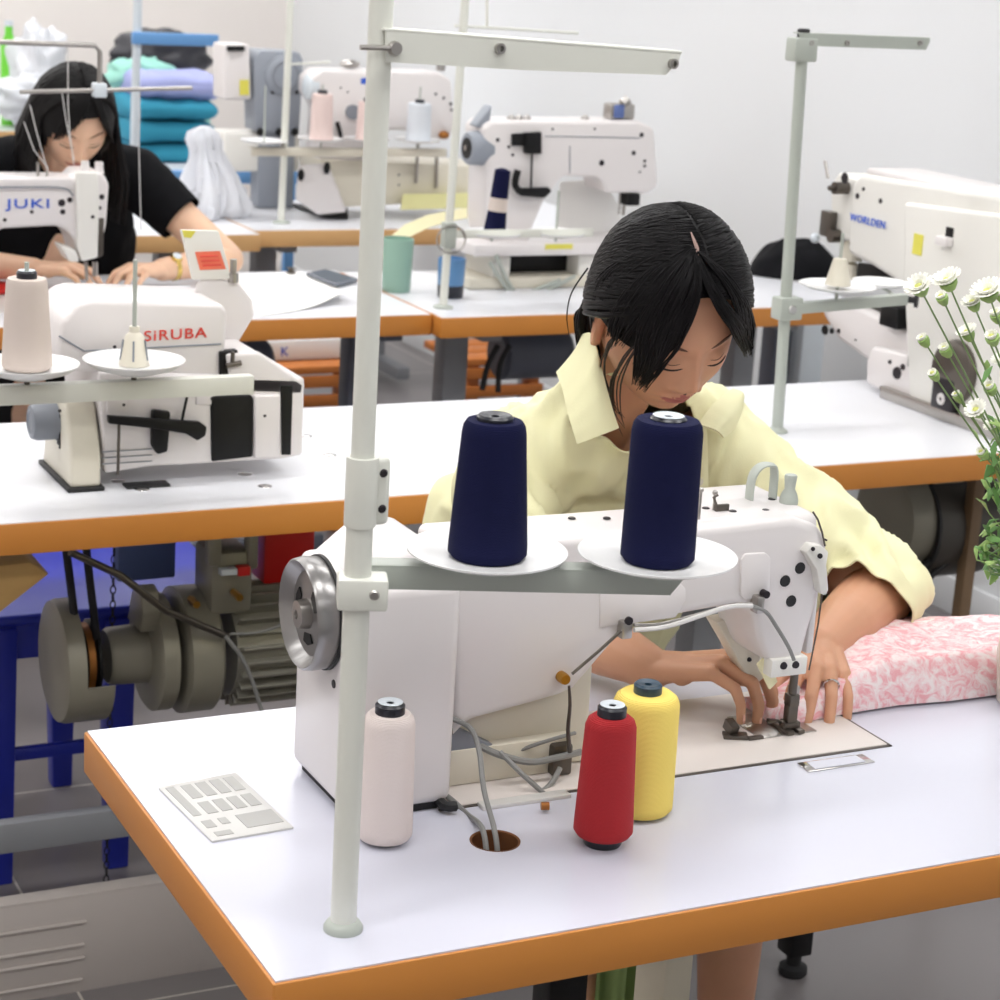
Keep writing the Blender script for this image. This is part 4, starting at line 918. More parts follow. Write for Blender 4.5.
# its thread guide frame overhead
YG = 4.15
TG = thing('thread_stand', 'thin metal thread guide frame hanging over the person in black, with taut threads', 'thread stand', (.86, YG+.25, .75))
def tg():
    b = MB('stand_grey'); b.cyl((.86, YG+.25, .75), (.86, YG+.25, aY(0, 43, YG).z+.01), .008, 16); b.build('pole', TG)
    z = aY(50, 44, YG).z; xe = aY(100, 46, YG).x
    b = MB('steel'); b.tube([(.86, YG+.25, z), (.90, YG+.02, z), (xe-.01, YG, z), (xe, YG, z-.012), (xe, YG, aY(100, 84, YG).z)], .0052, 10); b.build('hanger_rod', TG)
    zc = aY(99, 90, YG).z; MB('core_white').box(xe-.014, xe+.012, YG-.014, YG+.012, zc-.014, zc+.014, .003).build('clamp_block', TG)
    b = MB('steel'); b.cyl(aY(20, 92, YG), aY(192, 88, YG), .0042, 10); b.build('cross_rod', TG)
    for pts in (((68, 48), (68, 105), (70, 135), (74, 165)), ((62, 92), (66, 120), (74, 160)), ((30, 105), (36, 130), (48, 172)), ((24, 122), (34, 150), (48, 168)), ((140, 88), (139, 150), (141, 230))):
        MB('cable_white').tube([aY(a, b_, YG+.005) for a, b_ in pts], .0011, 5).build('thread', TG)
tg()
# ---------------------------------------------------------------- things on the third table
def papers():
    def sheet(pts, label, z=.7508, m='paper', curl=0, name='paper_sheet'):
        a, b_, c, d = [aZ(x, y, z) for x, y in pts]
        f = lambda u, v: ((a*(1-u)+b_*u)*(1-v)+(d*(1-u)+c*u)*v)+V((0, 0, curl*(max(0, u-.35)**2)*v*v*2.3))
        b = MB(m); b.grid(f, 16, 8, .0006); b.ang = 80; tag(b.build(name), label, 'paper')
    sheet([(205, 276), (300, 272), (350, 293), (240, 312)], 'white paper sheet lying between the machine with blue lettering and the phone')
    sheet([(240, 290), (325, 285), (350, 302), (262, 316)], 'curled white paper sheet near the edge of the phone table', .752, 'paper', .035)
papers()
ph = thing('phone', 'dark grey mobile phone lying on the white papers', 'phone', aZ(330, 281))
a, b_, c, d = aZ(306, 277), aZ(325, 273), aZ(358, 283), aZ(336, 289)
MB('phone_grey').hull([V((p.x, p.y, z)) for p in (a, b_, c, d) for z in (.753, .761)], .003, 3).build('case', ph)
m = [p*.85+(a+b_+c+d)*.0375 for p in (a, b_, c, d)]; MB('core_teal').hull([V((p.x, p.y, z)) for p in m for z in (.7605, .7616)]).build('screen', ph)
k = thing('bobbin_case', 'small grey bobbin lying beside the phone', 'bobbin', aZ(291, 274)); q = aZ(291, 274)
MB('steel_dark').lathe([(.004, 0), (.011, 0), (.011, .002), (.006, .003), (.006, .008), (.011, .009), (.011, .011), (.004, .011)], (q.x, q.y, .7535), closed=True, seg=20).build('spool', k)
def tumbler(label, x, y, top, r, m, cat='cup', base=None):
    q = aZ(x, y); t = thing('tumbler', label, cat, (q.x, q.y, .75)); h = aY(x, top, q.y).z-.75
    b = MB(m); b.lathe([(0, .0), (r*.9, .0), (r*.94, .003), (r, h*.5), (r*1.05, h-.003), (r*1.02, h), (r*.95, h), (r*.93, h*.9), (0, h*.88)], (q.x, q.y, .75), seg=36); b.build('body', t)
    if base: MB(base).lathe([(r*.91, -.0), (r*.97, .002), (r*1.0, .028), (r*.95, .028)], (q.x, q.y, .7505), closed=True, seg=36).build('dark_base', t)
    return t, q, h
tumbler('mint green tumbler on the phone table, behind the front pole', 396, 291, 238, .034, 'cup_mint')
tumbler('blue cup with dark base behind the slim white pole', 450, 297, 258, .030, 'cup_blue', base='core_black')
# slim stand of the third row
q = aZ(443, 308)
S4 = thing('thread_stand', 'slim white thread stand behind the blue cup, on the third table', 'thread stand', (q.x, q.y, .75))
def stand4():
    x, y = q.x, q.y; top = aY(466, -10, y)
    b = MB('stand_paint'); b.cyl((x, y, .752), (top.x, y, top.z), .009, 16); b.build('pole', S4)
    MB('stand_grey').lathe([(0, 0), (.022, 0), (.022, .004), (.012, .008), (0, .008)], (x, y, .75), seg=24).build('base_flange', S4)
    zc = aY(449, 236, y).z; xc = x+(top.x-x)*(zc-.75)/(top.z-.75); b = MB('stand_grey'); b.box(xc-.014, xc+.014, y-.014, y+.012, zc-.025, zc+.03, .003); b.build('clamp', S4)
    MB('steel').tube([(xc+cos(a)*.034, y-.016, zc-.005+sin(a)*.03) for a in [2*pi*i/16 for i in range(17)]], .002, 6).build('wire_ring', S4)
    p0, p1 = aY(455, 232, y), aY(590, 246, y)
    b = MB('stand_paint'); b.box(xc, p1.x, y-.012, y-.009, p0.z-.012, p0.z+.006, .001); b.build('lower_rail', S4)
    for a in (492, 556):
        r_ = aY(a, 236, y+.02); b = MB('clear_plate'); b.lathe([(.005, -.004), (.02, -.003), (.062, .005), (.066, .010), (.062, .007), (.02, -.0), (.005, -.001)], r_, closed=True, seg=36); b.build('cone_plate', S4)
        b = MB('stand_grey'); b.cyl(r_-V((0, 0, .012)), r_+V((0, 0, .10 if a > 500 else .07)), .003, 8); b.build('spool_pin', S4)
    zt = aY(465, 26, y).z; xt = x+(top.x-x)*(zt-.75)/(top.z-.75)
    b = MB('stand_paint'); b.cyl((xt-.02, y, zt), aY(578, 33, y), .003, 8); b.cyl(aY(487, 28, y), aY(487, -5, y), .003, 8); b.build('guide_rod', S4)
stand4()
# ---------------------------------------------------------------- third row, raised flat bed machine with grey handwheel
Y3 = 4.33
F3 = lockstitch('white machine with grey handwheel and black guide arm on the third table', Y3,
    [(492, 250), (486, 222), (488, 170), (484, 128), (492, 121), (640, 121), (655, 128), (659, 186), (648, 194), (606, 193), (604, 184), (598, 178), (564, 176), (545, 200), (530, 236), (528, 252)])
def f3():
    Y = Y3
    c = aY(486, 146, Y+.05); c = aX(489, 147, c.x) if False else c
    x = aY(487, 150, Y).x
    b = MB('blue_grey'); b.lathe([(0, -.028), (.022, -.028), (.024, -.034), (.034, -.034), (.038, -.028), (.040, .0), (.036, .02), (0, .02)], (x, Y+.035, aY(487, 150, Y).z), (1, 0, 0), 36); w = b.build('handwheel', F3)
    MB('black').lathe([(0, 0), (.024, 0), (.024, .004), (0, .004)], (x-.036, Y+.035, aY(487, 150, Y).z), (1, 0, 0), 28).build('wheel_face', w)
    MB('steel').lathe([(0, 0), (.006, 0), (.006, .004), (0, .004)], (x-.039, Y+.035, aY(487, 150, Y).z), (1, 0, 0), 16).build('hub', w)
    prismY('blue_grey', [(476, 126), (492, 105), (490, 124), (480, 128)], Y+.02, Y+.06, 'belt_guard', F3, .003)
    prismY('black', [(513, 134), (529, 133), (529, 146), (513, 146)], Y-.012, Y-.001, 'guide_bracket', F3, .002)
    prismY('black', [(526, 133), (542, 132), (542, 154), (526, 154)], Y-.018, Y-.001, 'guide_block', F3, .002)
    b = MB('black'); b.cyl(aY(532, 150, Y-.012), aY(531, 188, Y-.012), .0025, 8); b.build('guide_rod', F3)
    b = MB('black'); b.hull([aY(a, b_, yy) for a, b_ in ((514, 188), (548, 187), (552, 191), (545, 198), (520, 196)) for yy in (Y-.03, Y-.008)], .004); b.tube([aY(518, 170, Y-.012), aY(515, 184, Y-.012), aY(520, 192, Y-.015)], .008, 10, smooth=3); b.build('guide_arm', F3)
    for a, b_, r in ((602, 163, .0075), (634, 153, .006), (645, 161, .004), (645, 166, .004), (640, 172, .003), (509, 147, .004), (513, 155, .004), (498, 140, .005), (642, 135, .006), (553, 129, .003), (595, 129, .003)):
        q = aY(a, b_, Y-.0015); MB('screw').lathe([(0, 0), (r*.85, 0), (r, .002)], q, (0, 1, 0), 14).build('screw', F3)
    b = MB('plastic_grey'); b.tube([aY(545, 136, Y-.001), aY(640, 138, Y-.001)], .0012, 5); b.build('casing_line', F3)
    b = MB('plastic_grey'); b.tube([aY(570, 146, Y-.001), aY(570, 173, Y-.001)], .0012, 5); b.build('casing_line', F3)
    b = MB('steel'); b.cyl(aY(626, 192, Y+.03), aY(623, 215, Y+.03), .004, 8); b.cyl(aY(620, 192, Y+.03), aY(619, 214, Y+.03), .0025, 8); b.build('needle_bar', F3)
    MB('black').box(aY(628, 195, Y).x, aY(641, 195, Y).x, Y, Y+.04, aY(630, 206, Y).z, aY(630, 194, Y).z, .004).build('presser_block', F3)
    b = MB('steel'); b.box(aY(617, 110, Y).x, aY(642, 110, Y).x, Y+.03, Y+.07, aY(620, 121, Y).z, aY(620, 105, Y).z, .006); b.cyl(aY(622, 104, Y+.03), aY(628, 100, Y+.03), .012, 10); tk = b.build('tension_unit', F3)
    MB('panel_blue').box(aY(620, 112, Y).x, aY(629, 112, Y).x, Y+.02, Y+.032, aY(620, 119, Y).z, aY(620, 106, Y).z, .003).build('tension_dial', tk)
    b = MB('steel')
    for a in (511, 519, 527, 585): b.ball(aY(a, 119, Y+.04), .010, 10)
    b.build('top_guides', F3)
    # raised bed on a stand
    b = MB('m_white'); b.box(aY(465, 245, Y).x, aY(640, 245, Y).x, Y-.05, Y+.14, aY(530, 256, Y-.05).z, aY(530, 244, Y-.05).z, .004); b.build('raised_bed', F3)
    b = MB('m_white2'); b.box(aY(488, 245, Y).x, aY(506, 245, Y).x, Y-.03, Y+.12, .775, aY(530, 254, Y).z, .004); b.build('bed_support', F3)
    b = MB('m_white2'); b.box(aY(574, 245, Y).x, aY(600, 245, Y).x, Y-.03, Y+.12, .775, aY(530, 254, Y).z, .004); b.build('bed_support', F3)
    b = MB('m_cream'); b.box(aY(462, 290, Y).x, aY(600, 290, Y).x, Y-.04, Y+.14, .7505, .776, .004); b.build('base', F3)
    b = MB('black'); b.box(aY(508, 290, Y).x, aY(572, 290, Y).x, Y+.03, Y+.12, .776, aY(530, 256, Y).z-.004, .004); b.build('oil_pan', F3)
    b = MB('sticker_yellow'); b.box(aY(545, 250, Y-.05).x, aY(572, 250, Y-.05).x, Y-.052, Y-.0495, aY(560, 249, Y-.05).z, aY(560, 244, Y-.05).z); b.build('yellow_strip', F3)
    for pts in (((490, 262), (500, 278), (514, 296), (530, 292), (560, 280)), ((496, 255), (508, 282), (520, 300)), ((530, 300), (548, 290), (575, 276))):
        MB('stand_grey').tube([aY(a, b_, Y-.052) for a, b_ in pts], .005, smooth=4).build('hose', F3)
    b = MB('paper'); b.hull([aY(a, b_, yy) for a, b_ in ((560, 182), (603, 178), (622, 212), (618, 236), (556, 230)) for yy in (Y+.115, Y+.12)], .001); b.build('cloth_guard', F3)
f3()
q = aY(495, 222, Y3-.06)
c_ = thing('thread_cone', 'dark two tone thread cone with a beige band beside the grey handwheel', 'thread cone', aY(494, 235.5, aZ(443, 308).y+.02)+V((0, 0, .001)))
o = WO[c_.name]
hh = aY(499, 168, o.y).z-o.z
MB('navy').lathe([(.010, .0), (.024, .0), (.0245, .01), (.021, hh*.36)], o, seg=32).build('lower_winding', c_)
MB('thread_beige').lathe([(.0212, hh*.36), (.0195, hh*.56)], o, seg=32).build('beige_band', c_)
MB('navy').lathe([(.0197, hh*.56), (.0175, hh*.97), (.006, hh)], o, seg=32).build('upper_winding', c_)
c_.rotation_euler = (0, R(5), 0)
# pale fabric strip on the third table in front of the slim pole
def strip():
    P = [aY(a, b_, 4.55) for a, b_ in ((384, 262), (392, 246), (408, 232), (430, 222), (455, 216), (480, 212))]
    rs = []
    n = 24
    def cr(t):
        k = t*(len(P)-1); i = min(int(k), len(P)-2); f = k-i; return P[i].lerp(P[i+1], f)
    b = MB('tape_yellow')
    b.grid(lambda u, v: cr(u)+V((0, -.0+.02*v, (.036-.018*u)*(v-.5))), 20, 4, .002); b.ang = 80
    return tag(b.build('fabric_strip'), 'pale yellow ruler band arching up beside the front pole, above the mint tumbler', 'fabric strip')
st_ = strip()
# low clutter under the third table
def under():
    for (x0, x1, y0, y1, Y, m, n, lab, cat) in (
        (258, 358, 395, 365, 4.9, 'wood', 'wooden_bench', 'orange brown wooden bench below the phone table', 'bench'),
        (462, 548, 392, 356, 4.9, 'wood', 'wooden_bench', 'slatted orange wooden bench below the machine with the grey handwheel', 'bench')):
        a, c = aY(x0, y0, Y), aY(x1, y1, Y); t = thing(n, lab, cat, ((a.x+c.x)/2, Y+.1, 0))
        zt = c.z
        MT['orange_wood'] = MT.get('orange_wood') or mat('orange_wood', (206, 124, 58), .5, var=.1)
        for i in range(3): MB('orange_wood').box(a.x, c.x, Y+i*.09, Y+i*.09+.08, zt-.02, zt, .003).build('slat', t)
        for i in range(2): MB('orange_wood').box(a.x+.01, c.x-.01, Y-.004, Y+.012, zt-.055-i*.05, zt-.025-i*.05, .002).build('front_rail', t)
        for xx in (a.x+.02, c.x-.05): MB('orange_wood').box(xx, xx+.035, Y+.012, Y+.05, 0, zt-.02, .003).build('leg', t)
    Y = 4.985; zb = aY(358, 365, 4.9).z+.0005
    a, c = aY(264, 372, Y), aY(352, 345, Y)
    t = thing('cardboard_box', 'white carton with a blue letter standing on the orange bench under the phone table', 'box', ((a.x+c.x)/2, Y+.08, zb))
    MB('paper').box(a.x, c.x, Y, Y+.17, zb, aY(300, 340, Y).z, .004).build('carton', t)
    o = aY(281, 356, Y-.0005); text(t, 'K', t, o, (1, 0, 0), (0, 0, 1), .034, 'logo_blue', name='letter')
    a, c = aY(400, 400, 4.7), aY(425, 350, 4.7)
    t = thing('white_bin', 'pale bin standing under the joint of the two third row tables', 'bin', ((a.x+c.x)/2, 4.8, 0))
    MB('beam').lathe([(0, 0), (.07, 0), (.085, .30), (.082, .30), (.066, .01)], ((a.x+c.x)/2, 4.85, .0), seg=24).build('body', t)
    MB('rubber').lathe([(.084, .297), (.088, .303), (.084, .309), (.079, .303)], ((a.x+c.x)/2, 4.85, .0), closed=True, seg=24).build('rim', t)
    t = thing('machine_motor', 'grey motor hanging below the table of the machine with the grey handwheel', 'motor', (2.22, 4.3, .6))
    MB('leg_dark').cyl((2.14, 4.28, .60), (2.32, 4.28, .60), .06, 24, bev=.01).build('motor_body', t)
    MB('leg_dark').box(2.20, 2.27, 4.25, 4.31, .64, .706, .004).build('hanger', t)
    for pts in (((498, 345), (488, 365), (482, 390)), ((510, 345), (500, 365), (498, 392))):
        MB('rubber').tube([aY(a, b_, 4.2) for a, b_ in pts], .007, smooth=4).build('cable', t)
    t = thing('machine_motor', 'grey motor hanging below the phone table', 'motor', (1.45, 4.3, .6))
    MB('leg_dark').cyl((1.38, 4.28, .60), (1.58, 4.28, .60), .055, 24, bev=.01).build('motor_body', t)
    MB('leg_dark').box(1.44, 1.52, 4.25, 4.31, .64, .706, .004).build('hanger', t)
    # pale panels at the wall end
    for (x0, x1, Y, m, lab) in ((762, 788, 4.45, 'leg_dark', 'dark upright board under the wall end of the third row'), (790, 812, 4.40, 'core_white', 'white upright board under the wall end of the third row')):
        a, c = aY(x0, 330, Y), aY(x1, 330, Y); t = thing('side_panel', lab, 'panel', ((a.x+c.x)/2, Y, 0))
        MB(m).box(a.x, c.x, Y-.06, Y+.0, .0, .705, .004).build('board', t); MB(m).box(a.x-.01, c.x+.01, Y-.08, Y+.02, .0, .02, .003).build('foot', t)
under()
# small work pieces around the third table machine
def scraps():
    def flat(pts, z0, z1, m, name, label, cat='cloth'):
        P = [aZ(x, y, z0) for x, y in pts]; b = MB(m); b.hull([V((p.x, p.y, z)) for p in P for z in (z0, z1)], .0015); tag(b.build(name), label, cat)
    flat([(48, 296), (60, 286), (86, 290), (84, 300)], .7545, .758, 'tape_yellow', 'fabric_scrap', 'small pale yellow fabric scrap under the fingers of the person in black', 'fabric scrap')
    flat([(96, 290), (120, 284), (190, 286), (192, 296), (120, 300)], .7545, .757, 'thread_blue', 'fabric_scrap', 'pale blue printed fabric piece beyond the overlock machine with red lettering', 'fabric scrap')
    flat([(-20, 290), (-6, 284), (12, 287), (10, 294), (-18, 296)], .7545, .764, 'red', 'fabric_scrap', 'red fabric scrap on the bed of the machine with blue lettering, by the frame edge', 'fabric scrap')
scraps()
# ---------------------------------------------------------------- fourth row
Y4 = 5.42
F4 = lockstitch('white flat bed machine behind the two pink thread cones on the fourth table', Y4,
    [(318, 160), (322, 108), (312, 95), (312, 78), (322, 70), (440, 72), (452, 80), (455, 132), (440, 142), (432, 142), (428, 132), (390, 130), (372, 142), (366, 165)])
def f4():
    Y = Y4
    b = MB('m_cream'); b.prism(xz(Y-.02, (320, 160), (486, 166), (486, 200), (330, 208)), Y-.02, Y+.16, bevel=.006); b.build('bed', F4)
    b = MB('m_white'); b.hull([aY(a, b_, yy) for a, b_ in ((298, 165), (328, 163), (347, 212), (318, 215), (296, 200)) for yy in (Y-.06, Y+.0)], .008); b.build('belt_guard', F4)
    MB('rubber').hull([aZ(a, b_, z) for a, b_ in ((288, 203), (322, 216), (348, 218), (348, 208)) for z in (.7505, .757)]).build('base_gasket', F4)
    for a, b_ in ((301, 175), (327, 168)): MB('black').ball(aY(a, b_, Y-.065), .014, 12, (.7, .5, 1.2)).build('rubber_foot', F4)
    b = MB('core_white'); c = aY(316, 88, Y); b.lathe([(0, 0), (.025, 0), (.034, .006), (.034, .03), (0, .03)], (c.x-.02, Y+.03, c.z), (1, 0, 0), 24); b.build('handwheel', F4)
    b = MB('plastic_grey'); c = aY(352, 112, Y); b.lathe([(0, 0), (.02, 0), (.02, .012)], (c.x, Y-.012, c.z), (0, 1, 0), 20); b.build('dial', F4)
    b = MB('black'); b.tube([aY(337, 122, Y-.01), aY(340, 132, Y-.012), aY(341, 138, Y-.01)], .006, 8); b.build('lever', F4)
    for a, b_, r in ((444, 98, .004), (451, 104, .005), (452, 110, .004), (436, 94, .004), (348, 92, .003), (341, 88, .003), (399, 175, .003), (399, 185, .003)):
        q = aY(a, b_, Y-(.0015 if b_ < 150 else .0215)); MB('screw').lathe([(0, 0), (r*.85, 0), (r, .002)], q, (0, 1, 0), 12).build('screw', F4)
    b = MB('steel'); b.cyl(aY(418, 142, Y-.03), aY(416, 183, Y-.03), .005, 8); b.cyl(aY(437, 148, Y-.03), aY(436, 188, Y-.03), .005, 8); b.build('guide_rods', F4)
    MB('logo_blue').box(aY(361, 80, Y).x, aY(372, 80, Y).x, Y-.002, Y+.0, aY(366, 84, Y).z, aY(366, 78, Y).z).build('blue_mark', F4)
    b = MB('copper'); b.ball(aY(444, 135, Y-.01), .012, 12, (1.4, 1, 1)); b.build('wooden_knob', F4)
    b = MB('steel'); 
    b.ball(aY(350, 64, Y+.05), .02, 10, (1.5, 1, .6)); b.box(aY(443, 70, Y).x, aY(450, 70, Y).x, Y+.03, Y+.05, aY(445, 72, Y).z, aY(445, 63, Y).z, .003); b.build('top_guides', F4)
    MB('strip_yellow').hull([aY(a, b_, yy) for a, b_ in ((403, 194), (468, 193), (470, 208), (400, 210)) for yy in (Y-.06, Y-.022)], .003).build('yellow_work_plate', F4)
f4()
q = aZ(281, 223)
S5 = thing('thread_stand', 'slim pinkish white thread stand on the fourth table, in front of the grey belt housing', 'thread stand', (q.x, q.y, .75))
def stand5():
    x, y = q.x, q.y; top = aY(291, -10, y)
    MB('stand_paint').cyl((x, y, .752), (top.x, y, top.z), .0095, 16).build('pole', S5)
    MB('stand_grey').lathe([(0, 0), (.024, 0), (.024, .004), (.012, .008), (0, .008)], (x, y, .75), seg=24).build('base_flange', S5)
    z = aY(350, 148, y).z
    b = MB('m_cream'); b.box(aY(250, 150, y).x, aY(445, 150, y).x, y-.012, y-.009, z-.022, z-.0, .001); b.box(aY(250, 150, y).x, aY(445, 150, y).x, y-.012, y+.012, z-.002, z, .001); b.build('lower_rail', S5)
    out = []
    for px, py in ((321, 141), (367, 141), (264, 143), (418, 142)):
        r_ = aY(px, py, y+.0); out.append(r_); b = MB('clear_plate'); b.lathe([(.005, -.004), (.02, -.003), (.060, .004), (.064, .008), (.060, .006), (.02, -.0), (.005, -.001)], r_, closed=True, seg=36); b.build('cone_plate', S5)
        MB('stand_grey').cyl(r_-V((0, 0, .02)), r_+V((0, 0, .15)), .0025, 8).build('spool_pin', S5)
    b = MB('stand_paint'); zz = aY(270, 64, y).z; xx = aY(288, 64, y).x; b.cyl((xx, y, zz), aY(330, 62, y), .003, 8); b.build('guide_rod', S5)
    return out
P5 = stand5()
cone('thread_cone', 'pink thread cone just beside the slim pole of the fourth table', P5[0]+V((0, 0, .001)), 'thread_pink', r0=.0315, r1=.028, h=.125, rt=.002)
cone('thread_cone', 'pink thread cone half hidden by the thick front pole', P5[1]+V((0, 0, .001)), 'thread_pink', r0=.0315, r1=.028, h=.105, rt=.002)
cone('thread_cone', 'pale blue thread cone on the rail of the fourth table', P5[3]+V((0, 0, .001)), 'thread_blue', r0=.034, r1=.032, h=.105, rt=.002)
# grey belt housing machine
G4 = thing('belt_housing', 'upright blue grey belt housing with round wheel, standing on the fourth table', 'machine housing', (2.02, 5.62, .75))
def g4():
    Y = 5.58
    b = MB('blue_grey'); b.prism(xz(Y, (256, 132), (254, 60), (260, 50), (300, 52), (304, 60), (300, 134)), Y, Y+.10, bevel=.008); b.build('housing', G4)
    c = aY(284, 75, Y); b = MB('blue_grey'); b.lathe([(0, 0), (.035, 0), (.050, .004), (.056, .010), (.056, .014)], (c.x, Y-.014, c.z), (0, 1, 0), 36); w = b.build('wheel_cover', G4)
    MB('plastic_grey').lathe([(.034, -.001), (.038, -.003), (.042, .001), (.038, .003)], (c.x, Y-.0145, c.z), (0, 1, 0), 36, closed=True).build('groove', w)
    b = MB('blue_grey'); b.box(aY(262, 140, Y).x, aY(298, 140, Y).x, Y+.02, Y+.09, .751, aY(280, 130, Y).z, .005); b.build('foot', G4)
    for a in (260, 279, 295): MB('black').ball(aY(a, 132, Y-.005), .011, 10).build('rubber_stud', G4)
    for a, b_ in ((273, 92), (297, 92)): MB('screw').lathe([(0, 0), (.006, 0), (.006, .002)], aY(a, b_, Y-.002), (0, 1, 0), 12).build('screw', G4)
    prismY('m_white', [(224, 100), (224, 44), (250, 44), (252, 100)], Y+.01, Y+.11, 'machine_head', G4, .008)
    prismY('m_white2', [(222, 172), (224, 132), (300, 134), (300, 172)], Y+.03, Y+.14, 'machine_bed', G4, .008)
    prismY('black', [(228, 46), (245, 46), (245, 51), (228, 51)], Y-.002, Y+.012, 'slot', G4, .001)
    prismY('sticker_yellow', [(240, 80), (249, 80), (249, 95), (240, 95)], Y+.006, Y+.009, 'yellow_label', G4, .0)
g4()
# pale cones near it
q = aZ(236, 218)
# blue rail frame behind
BL = thing('blue_rail_frame', 'light blue metal rail on posts crossing behind the fourth table', 'rail', (2.0, 5.95, 0))
def bl():
    Y = 5.95
    a, c = aY(158, 176, Y), aY(306, 176, Y)
    MB('rail_blue').box(a.x, c.x, Y, Y+.03, aY(230, 183, Y).z, aY(230, 171, Y).z, .003).build('rail', BL)
    for x in (a.x+.03, c.x-.06): MB('rail_blue').box(x, x+.03, Y+.002, Y+.028, 0, aY(230, 176, Y).z-.002, .003).build('post', BL)
    for px in (243, 256): p = aY(px, 168, Y); MB('black').box(p.x-.02, p.x+.02, Y+.0, Y+.03, p.z-.01, p.z+.012, .003).build('clip', BL)
bl()
q = aY(135, 120, 6.55)
S6 = thing('thread_stand', 'white thread stand with a light blue top bar behind the person in black', 'thread stand', (aZ(135, 168).x, 6.52, .75))
x6 = WO[S6.name].x
MB('core_white').cyl((x6, 6.52, .75), (aY(138, -10, 6.52).x, 6.52, aY(138, -10, 6.52).z), .014, 14).build('pole', S6)
MB('rail_blue').box(aY(132, 38, 6.5).x, aY(218, 38, 6.5).x, 6.49, 6.51, aY(170, 45, 6.5).z, aY(170, 33, 6.5).z, .003).build('top_bar', S6)
# folded fabrics
def pile(name, label, x0, x1, ytop, ybot, Y, dep, m, layers, seed):
    a, c = aY(x0, ybot, Y), aY(x1, ytop, Y); rs = random.Random(seed)
    z0, z1 = a.z, c.z; h = (z1-z0)/layers; b = MB(m)
    for i in range(layers):
        def f(u, v, i=i):
            ang = 2*pi*v; rx = dep/2; cyc = V(((a.x+c.x)/2, Y+dep/2, z0+h*(i+.5)))
            yy = math.copysign(abs(cos(ang))**.6, cos(ang))*dep/2; zz = math.copysign(abs(sin(ang))**.8, sin(ang))*h*.54
            e = min(1, min(u, 1-u)*9)**.5
            wv = .006*NZ.noise(V((u*5+seed, v*4, i)))
            return V((a.x+(c.x-a.x)*u+wv, cyc.y+yy*(.85+.15*e), cyc.z+zz*(.55+.45*e)+wv*(1.2+sin(u*9+i))))
        rr = [[f(u/24, v/20) for v in range(20)] for u in range(25)]
        b.rings(rr)
    b.ang = 80
    return tag(b.build(name), label, 'fabric')
zt = aY(175, 165, 6.6).z
pile('folded_fabric', 'teal fabric folded in thick layers behind the person in black', 132, 221, 101, aY(0, 0, 1).z and 166, 6.62, .34, 'teal_cloth', 3, 1)
pile('folded_fabric', 'lilac fabric bundle lying on top of the teal stack', 140, 226, 76, 101, 6.64, .30, 'purple_cloth', 1, 2)
def blob(name, label, cat, px, py, Y, rx, ry, rz, m, seed, amp=.3, fr=2.2, z0=None):
    c = aY(px, py, Y); b = MB(m)
    def f(u, v):
        a, p_ = 2*pi*u, pi*v; d = V((cos(a)*sin(p_), sin(a)*sin(p_), cos(p_))); k = 1+amp*NZ.noise(d*fr+V((seed, 0, 0)))+amp*.4*NZ.noise(d*fr*3+V((seed, 3, 0)))
        q = V((c.x+d.x*rx*k, c.y+d.y*ry*k, c.z+d.z*rz*k))
        if z0 is not None: q.z = max(q.z, z0)
        return q
    rs = [[f(i/36, j/24) for i in range(36)] for j in range(1, 24)]
    b.rings(rs); b.ang = 80; return tag(b.build(name), label, cat)
blob('cloth_bundle', 'mint green cloth bundle behind the head of the person in black', 'cloth', 142, 76, 6.9, .12, .10, .07, 'mint_cloth', 3, .25)
blob('plastic_bag', 'shiny black plastic bag lying behind the mint and lilac cloth', 'bag', 160, 56, 6.95, .17, .10, .085, 'bag_black', 5, .22)
def bag():
    Yb = 5.42; top = aY(214, 128, Yb); b = MB('bag_white'); H_ = top.z-.752; c0 = aY(214, 200, Yb)
    prof = [(.100, 0), (.112, .04), (.108, .14), (.09, .28), (.07, .45), (.048, .62), (.040, .74), (.044, .84), (.040, .93), (.012, 1.0)]
    rs_ = []
    for i, (rr_, h_) in enumerate(prof):
        ring = []
        for k in range(72):
            a = 2*pi*k/72; n_ = NZ.noise(V((cos(a)*2.4, sin(a)*2.4, h_*1.6))); m_ = abs(NZ.noise(V((cos(a)*6, sin(a)*6, h_*3))))
            q_ = rr_*(1+.55*n_-.55*m_); ring.append(V((c0.x+cos(a)*q_+.012*sin(h_*5), Yb+.05+sin(a)*q_*.8, .752+H_*h_)))
        rs_.append(ring)
    b.rings(rs_); b.ang = 60
    return tag(b.build('plastic_bag'), 'crumpled translucent white plastic bag on the fourth table beside the teal fabric', 'bag')
bag()
# support pile below black bag so that it rests on something
b = MB('mint_cloth'); p0 = aY(112, 85, 6.95); p1 = aY(205, 85, 6.95)
b.box(p0.x, p1.x, 6.87, 7.02, .7505, p0.z-.01, .02, 4); tag(b.build('folded_cloth'), 'block of folded mint cloth supporting the black bag', 'cloth')
# far left table goods
t = thing('bottle', 'bright green bottle standing on the far table at the wall', 'bottle', aZ(9, 112))
def far():
    Y = 7.75
    c = aY(9, 80, Y); zt = aY(9, 26, Y).z; x = c.x; WO
    MB('green').lathe([(0, 0), (.028, 0), (.03, .01), (.03, (zt-.75)*.8), (.014, (zt-.75)*.92), (.014, zt-.75), (0, zt-.75)], (x, Y, .7505), seg=20).build('body', t)
    MB('core_white').lathe([(0, 0), (.016, 0), (.016, .02), (0, .02)], (x, Y, zt), seg=16).build('cap', t)
    blob('plastic_bag', 'white plastic bag with faint green print beside the green bottle', 'bag', 38, 74, 7.7, .10, .09, .17, 'bag_white', 21, .45, 2.2, z0=.752)
    blob('plastic_bag', 'low white plastic bag near the table edge at the far wall', 'bag', 34, 100, 7.62, .17, .06, .085, 'bag_white', 25, .4, 2.2, z0=.752)
far()
